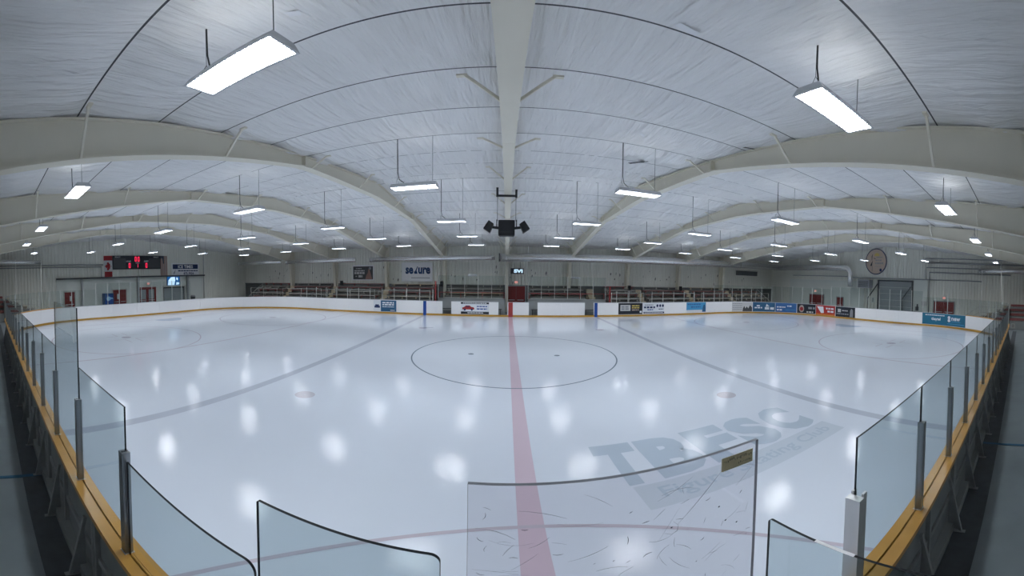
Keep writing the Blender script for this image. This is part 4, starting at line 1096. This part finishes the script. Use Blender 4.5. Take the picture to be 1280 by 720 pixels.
# maple leaf flag hung upright
r = thing('flag', 'red and white maple leaf flag hung upright beside the scoreboard', 'flag', (XS,-2.2,4.4))
def wave(y, z): return .05 + .02*math.sin(y*7 + z*2)
def cloth(name, y0, y1, z0, z1, m, parent, n=8, off=0.):
    B = MB()
    for k in range(n):
        a = y0 + (y1-y0)*k/n; c = y0 + (y1-y0)*(k+1)/n
        p = [(wave(a,z0)+off,a,z0),(wave(c,z0)+off,c,z0),(wave(c,z1)+off,c,z1),(wave(a,z1)+off,a,z1)]
        B.hexa([(q[0]-.006,q[1],q[2]) for q in (p[0],p[1])] + [(p[1][0],p[1][1],p[1][2]),(p[0][0],p[0][1],p[0][2])] + [(q[0]-.006,q[1],q[2]) for q in (p[3],p[2])] + [p[2], p[3]])
    return B.build(name, m, parent)
cloth('flag_bar', -.5, .5, .55, 1.0, M['flag_red'], r); cloth('flag_field', -.48, .5, -.5, .55, M['flag_white'], r); cloth('flag_bar', -.42, .48, -1.0, -.5, M['flag_red'], r)
leaf = [(0,.5),(.1,.3),(.2,.35),(.16,.1),(.3,.22),(.34,.14),(.48,.16),(.42,.02),(.46,-.04),(.24,-.2),(.27,-.28),(.03,-.25),(.03,-.46)]
pts = leaf + [(-x, y) for x, y in reversed(leaf[1:])]
B = MB(); B.poly([(.085, -y*.85, -x*.85) for x, y in pts]); B.build('maple_leaf', M['flag_red'], r)
r = thing('flag', 'faded striped flag hung upright at the far side of the scoreboard', 'flag', (XS,4.75,4.4))
for k in range(7): cloth('flag_stripe', -.42+.13*k, -.42+.13*(k+1), -1.0, 1.0, M['flag_pink'] if k % 2 == 0 else M['flag_pale'], r, 2)
cloth('flag_canton', -.42, .05, .2, 1.0, M['flag_blue'], r, 4, .008)
# ice times sign
r = thing('ice_times_sign', 'white ice times sign with navy heading on the scoreboard wall', 'sign', (XS,7.87,4.0))
B = MB(); B.box((0,-2.0,-.68),(.05,2.0,.66)); B.build('panel', M['sign_white'], r)
B = MB(); B.box((.05,-1.86,.05),(.056,1.86,.54)); B.build('heading_band', M['navy'], r)
put_text('lettering', 'ICE TIMES', .34, M['sign_white'], lambda x, y: Vector((.06, x, .29+y)), r, width=2.2, bold=.03)
B = MB(); s = -1.1
while s < 1.75: w = rq.uniform(.2,.4); B.box((.05,s,-.2),(.056,s+w,-.08)); s += w+.06
B.build('small_print', M['navy'], r)
put_text('lettering', '875-7024', .26, M['navy'], lambda x, y: Vector((.058, .45+x, -.44+y)), r, width=1.5, bold=.03)
B = MB(); B.poly([(.056,y,z) for y, z in ((-1.75,-.35),(-1.6,-.3),(-1.45,-.05),(-1.5,-.05),(-1.62,-.22),(-1.68,-.55))]); B.build('skater_emblem', M['ad_grey'], r)
# exit signs and small boxes
def exit_sign(loc, ax, label):
    r = thing('exit_sign', label, 'exit sign', loc)
    B = MB(); 
    if ax == 'x': B.box((-.18,-.05,-.13),(.18,.05,.13))
    else: B.box((-.05,-.18,-.13),(.05,.18,.13))
    B.build('case', M['rail_white'], r)
    B = MB()
    if ax == 'x': B.box((-.15,-.056,-.1),(.15,-.05,.1))
    elif ax == '+': B.box((.05,-.15,-.1),(.056,.15,.1))
    else: B.box((-.056,-.15,-.1),(-.05,.15,.1))
    f = B.build('lit_face', M['exit_lit'], r)
    fn = {'x':lambda x, y: Vector((x,-.06,y)),'+':lambda x, y: Vector((.06,x,y)),'-':lambda x, y: Vector((-.06,-x,y))}[ax]
    put_text('lettering', 'EXIT', .12, M['exit_red'], fn, f, bold=.03)
exit_sign((.58,WY-.1,2.55), 'x', 'small lit exit sign above the red double door behind the centre line')
exit_sign((-WX+.3,2.55,2.62), '+', 'small lit exit sign above the lobby double door below the scoreboard')
exit_sign((WX-.25,-6.5,2.3), '-', 'small lit exit sign above the double door beside the climbing pipe')
exit_sign((WX-.25,10.1,2.35), '-', 'small lit exit sign above the double door under the duct')
# hanging display near the middle
r = thing('hanging_display', 'small black hanging display with glowing white letters under the big duct', 'display', (.62,16.6,3.5))
B = MB(); B.box((-.62,-.1,-.24),(.62,.1,.24)); B.build('case', M['ad_black'], r)
put_text('lit_letters', 'SVI', .3, M['screen'], lambda x, y: Vector((.1+x,-.105,y)), r, width=.85, bold=.06)
for x in (-.3,.3):
    B = MB(); B.tube([(x,0,.24),(x,0,1.0)], .012, 6); B.build('hanger', M['dark_grey'], r)

# ------------------------------------------------------------------ signs on the bleacher wall
YS = WY-.05
r = thing('wall_sign', 'large white sign with blue lowercase word on the bleacher wall', 'sign', (-9.6,YS,3.38))
B = MB(); B.box((-1.62,-.05,-.82),(1.62,.0,.82)); B.build('panel', M['sign_white'], r)
B = MB(); B.box((-1.66,-.055,-.86),(1.66,-.01,-.80)); B.box((-1.66,-.055,.80),(1.66,-.01,.86)); B.box((-1.66,-.055,-.86),(-1.6,-.01,.86)); B.box((1.6,-.055,-.86),(1.66,-.01,.86)); B.build('border', M['white'], r)
put_text('lettering', 'se', .60, M['secure_blue'], lambda x, y: Vector((-.80+x,-.055,.12+y)), r, width=.85, bold=.045)
put_text('lettering', 'ure', .60, M['secure_blue'], lambda x, y: Vector((.80+x,-.055,.12+y)), r, width=1.3, bold=.045)
B = MB(); B.poly([Vector((x,-.056,y)) for x, y in ((-.33,.12),(-.24,.02),(-.16,.12),(.06,.52),(.13,.48),(-.02,.14),(.10,-.16),(-.26,-.16))]); B.build('check_mark_emblem', M['secure_blue'], r)
B = MB(); B.box((-.6,-.056,-.56),(1.4,-.05,-.5)); B.build('small_print', M['ad_grey'], r)
r = thing('wall_poster', 'dark poster with white print in a pale frame on the bleacher wall', 'poster', (-15.75,YS,3.32))
B = MB(); B.box((-1.3,-.04,-.72),(1.3,0,.72)); B.build('frame', M['sign_white'], r)
B = MB(); B.box((-1.2,-.046,-.62),(1.2,-.04,.62)); B.build('print', M['dark_grey'], r)
B = MB()
for y, a, c, h in ((.42,-.85,-.2,.08),(.2,-1.05,.15,.12),(-.02,-1.05,.15,.2),(-.33,-.55,-.1,.22),(-.33,-.9,-.7,.08)):
    s = a
    while s < c: w = min(rq.uniform(.12,.4), c-s+.05); B.box((s,-.05,y-h/2),(s+w,-.046,y+h/2)); s += w+.05
B.build('lettering', M['flag_white'], r)
B = MB(); B.poly([(x,-.05,y) for x, y in ((.3,-.6),(1.1,-.6),(.95,-.1),(.8,.3),(.65,.35),(.6,.0),(.4,-.25))]); B.build('figure_picture', M['flag_pink'], r)
B = MB(); B.poly([(.85+.16*math.cos(t*PI/6),-.052,.42+.14*math.sin(t*PI/6)) for t in range(12)]); B.build('emblem', M['ad_grey'], r)
B = MB(); B.box((27.2,YS-.06,3.8),(31.0,YS+.013,4.3)); B.box((27.15,YS-.07,4.26),(31.05,YS+.013,4.32)); tag(B.build('blank_board', M['wall_dark']), 'dark blank panel high on the bleacher wall near the oval-sign corner', 'panel')
for x, z, l in ((-3.55,3.12,'small pale plate hanging behind the first bench glass'),(6.1,3.02,'small pale plate hanging behind the second bench glass')):
    B = MB(); B.box((x-.42,15.6,z-.1),(x+.42,15.63,z+.1)); o = tag(B.build('small_sign', M['flag_white']), l, 'sign')
    B = MB(); s = x-.34
    while s < x+.3: w = rq.uniform(.05,.09); B.box((s,15.594,z-.05),(s+w,15.6,z+.05)); s += w+.03
    B.build('small_print', M['ad_grey'], o)
    for dx in (-.35,.35):
        B = MB(); B.tube([(x+dx,15.615,z+.1),(x+dx,15.615,z+1.2)], .006, 5); B.build('hanging_wire', M['dark_grey'], o)
for x, z, l in ((-18.0,2.35,'small black loudspeaker on the column, third frame from the scoreboard'),(-6.8,2.35,'small black loudspeaker on the column beside the white sign'),(12.2,2.2,'small black loudspeaker on the column above the crest advert'),(18.4,2.2,'small black loudspeaker on the column above the sky blue advert')):
    r = thing('wall_loudspeaker', l, 'loudspeaker', (x,17.3,z)); B = MB(); B.box((-.13,-.12,-.22),(.13,.12,.22)); B.build('case', M['black'], r)
    B = MB(); B.bar((0,.1,0),(.15,.6,0), .04, .04); B.build('bracket', M['black'], r)

# ------------------------------------------------------------------ light, world, colour
w = bpy.data.worlds.new('world'); SC.world = w; w.use_nodes = True
w.node_tree.nodes['Background'].inputs[0].default_value = (.02,.022,.025,1); w.node_tree.nodes['Background'].inputs[1].default_value = .5
SC.cycles.transparent_max_bounces = 64
SC.cycles.max_bounces = 10; SC.cycles.diffuse_bounces = 6; SC.cycles.glossy_bounces = 4
SC.cycles.sample_clamp_indirect = 6
vs = SC.view_settings; vs.view_transform = 'Standard'; vs.look = 'None'; vs.exposure = 0.0; vs.gamma = 1.0; vs.use_curve_mapping = False
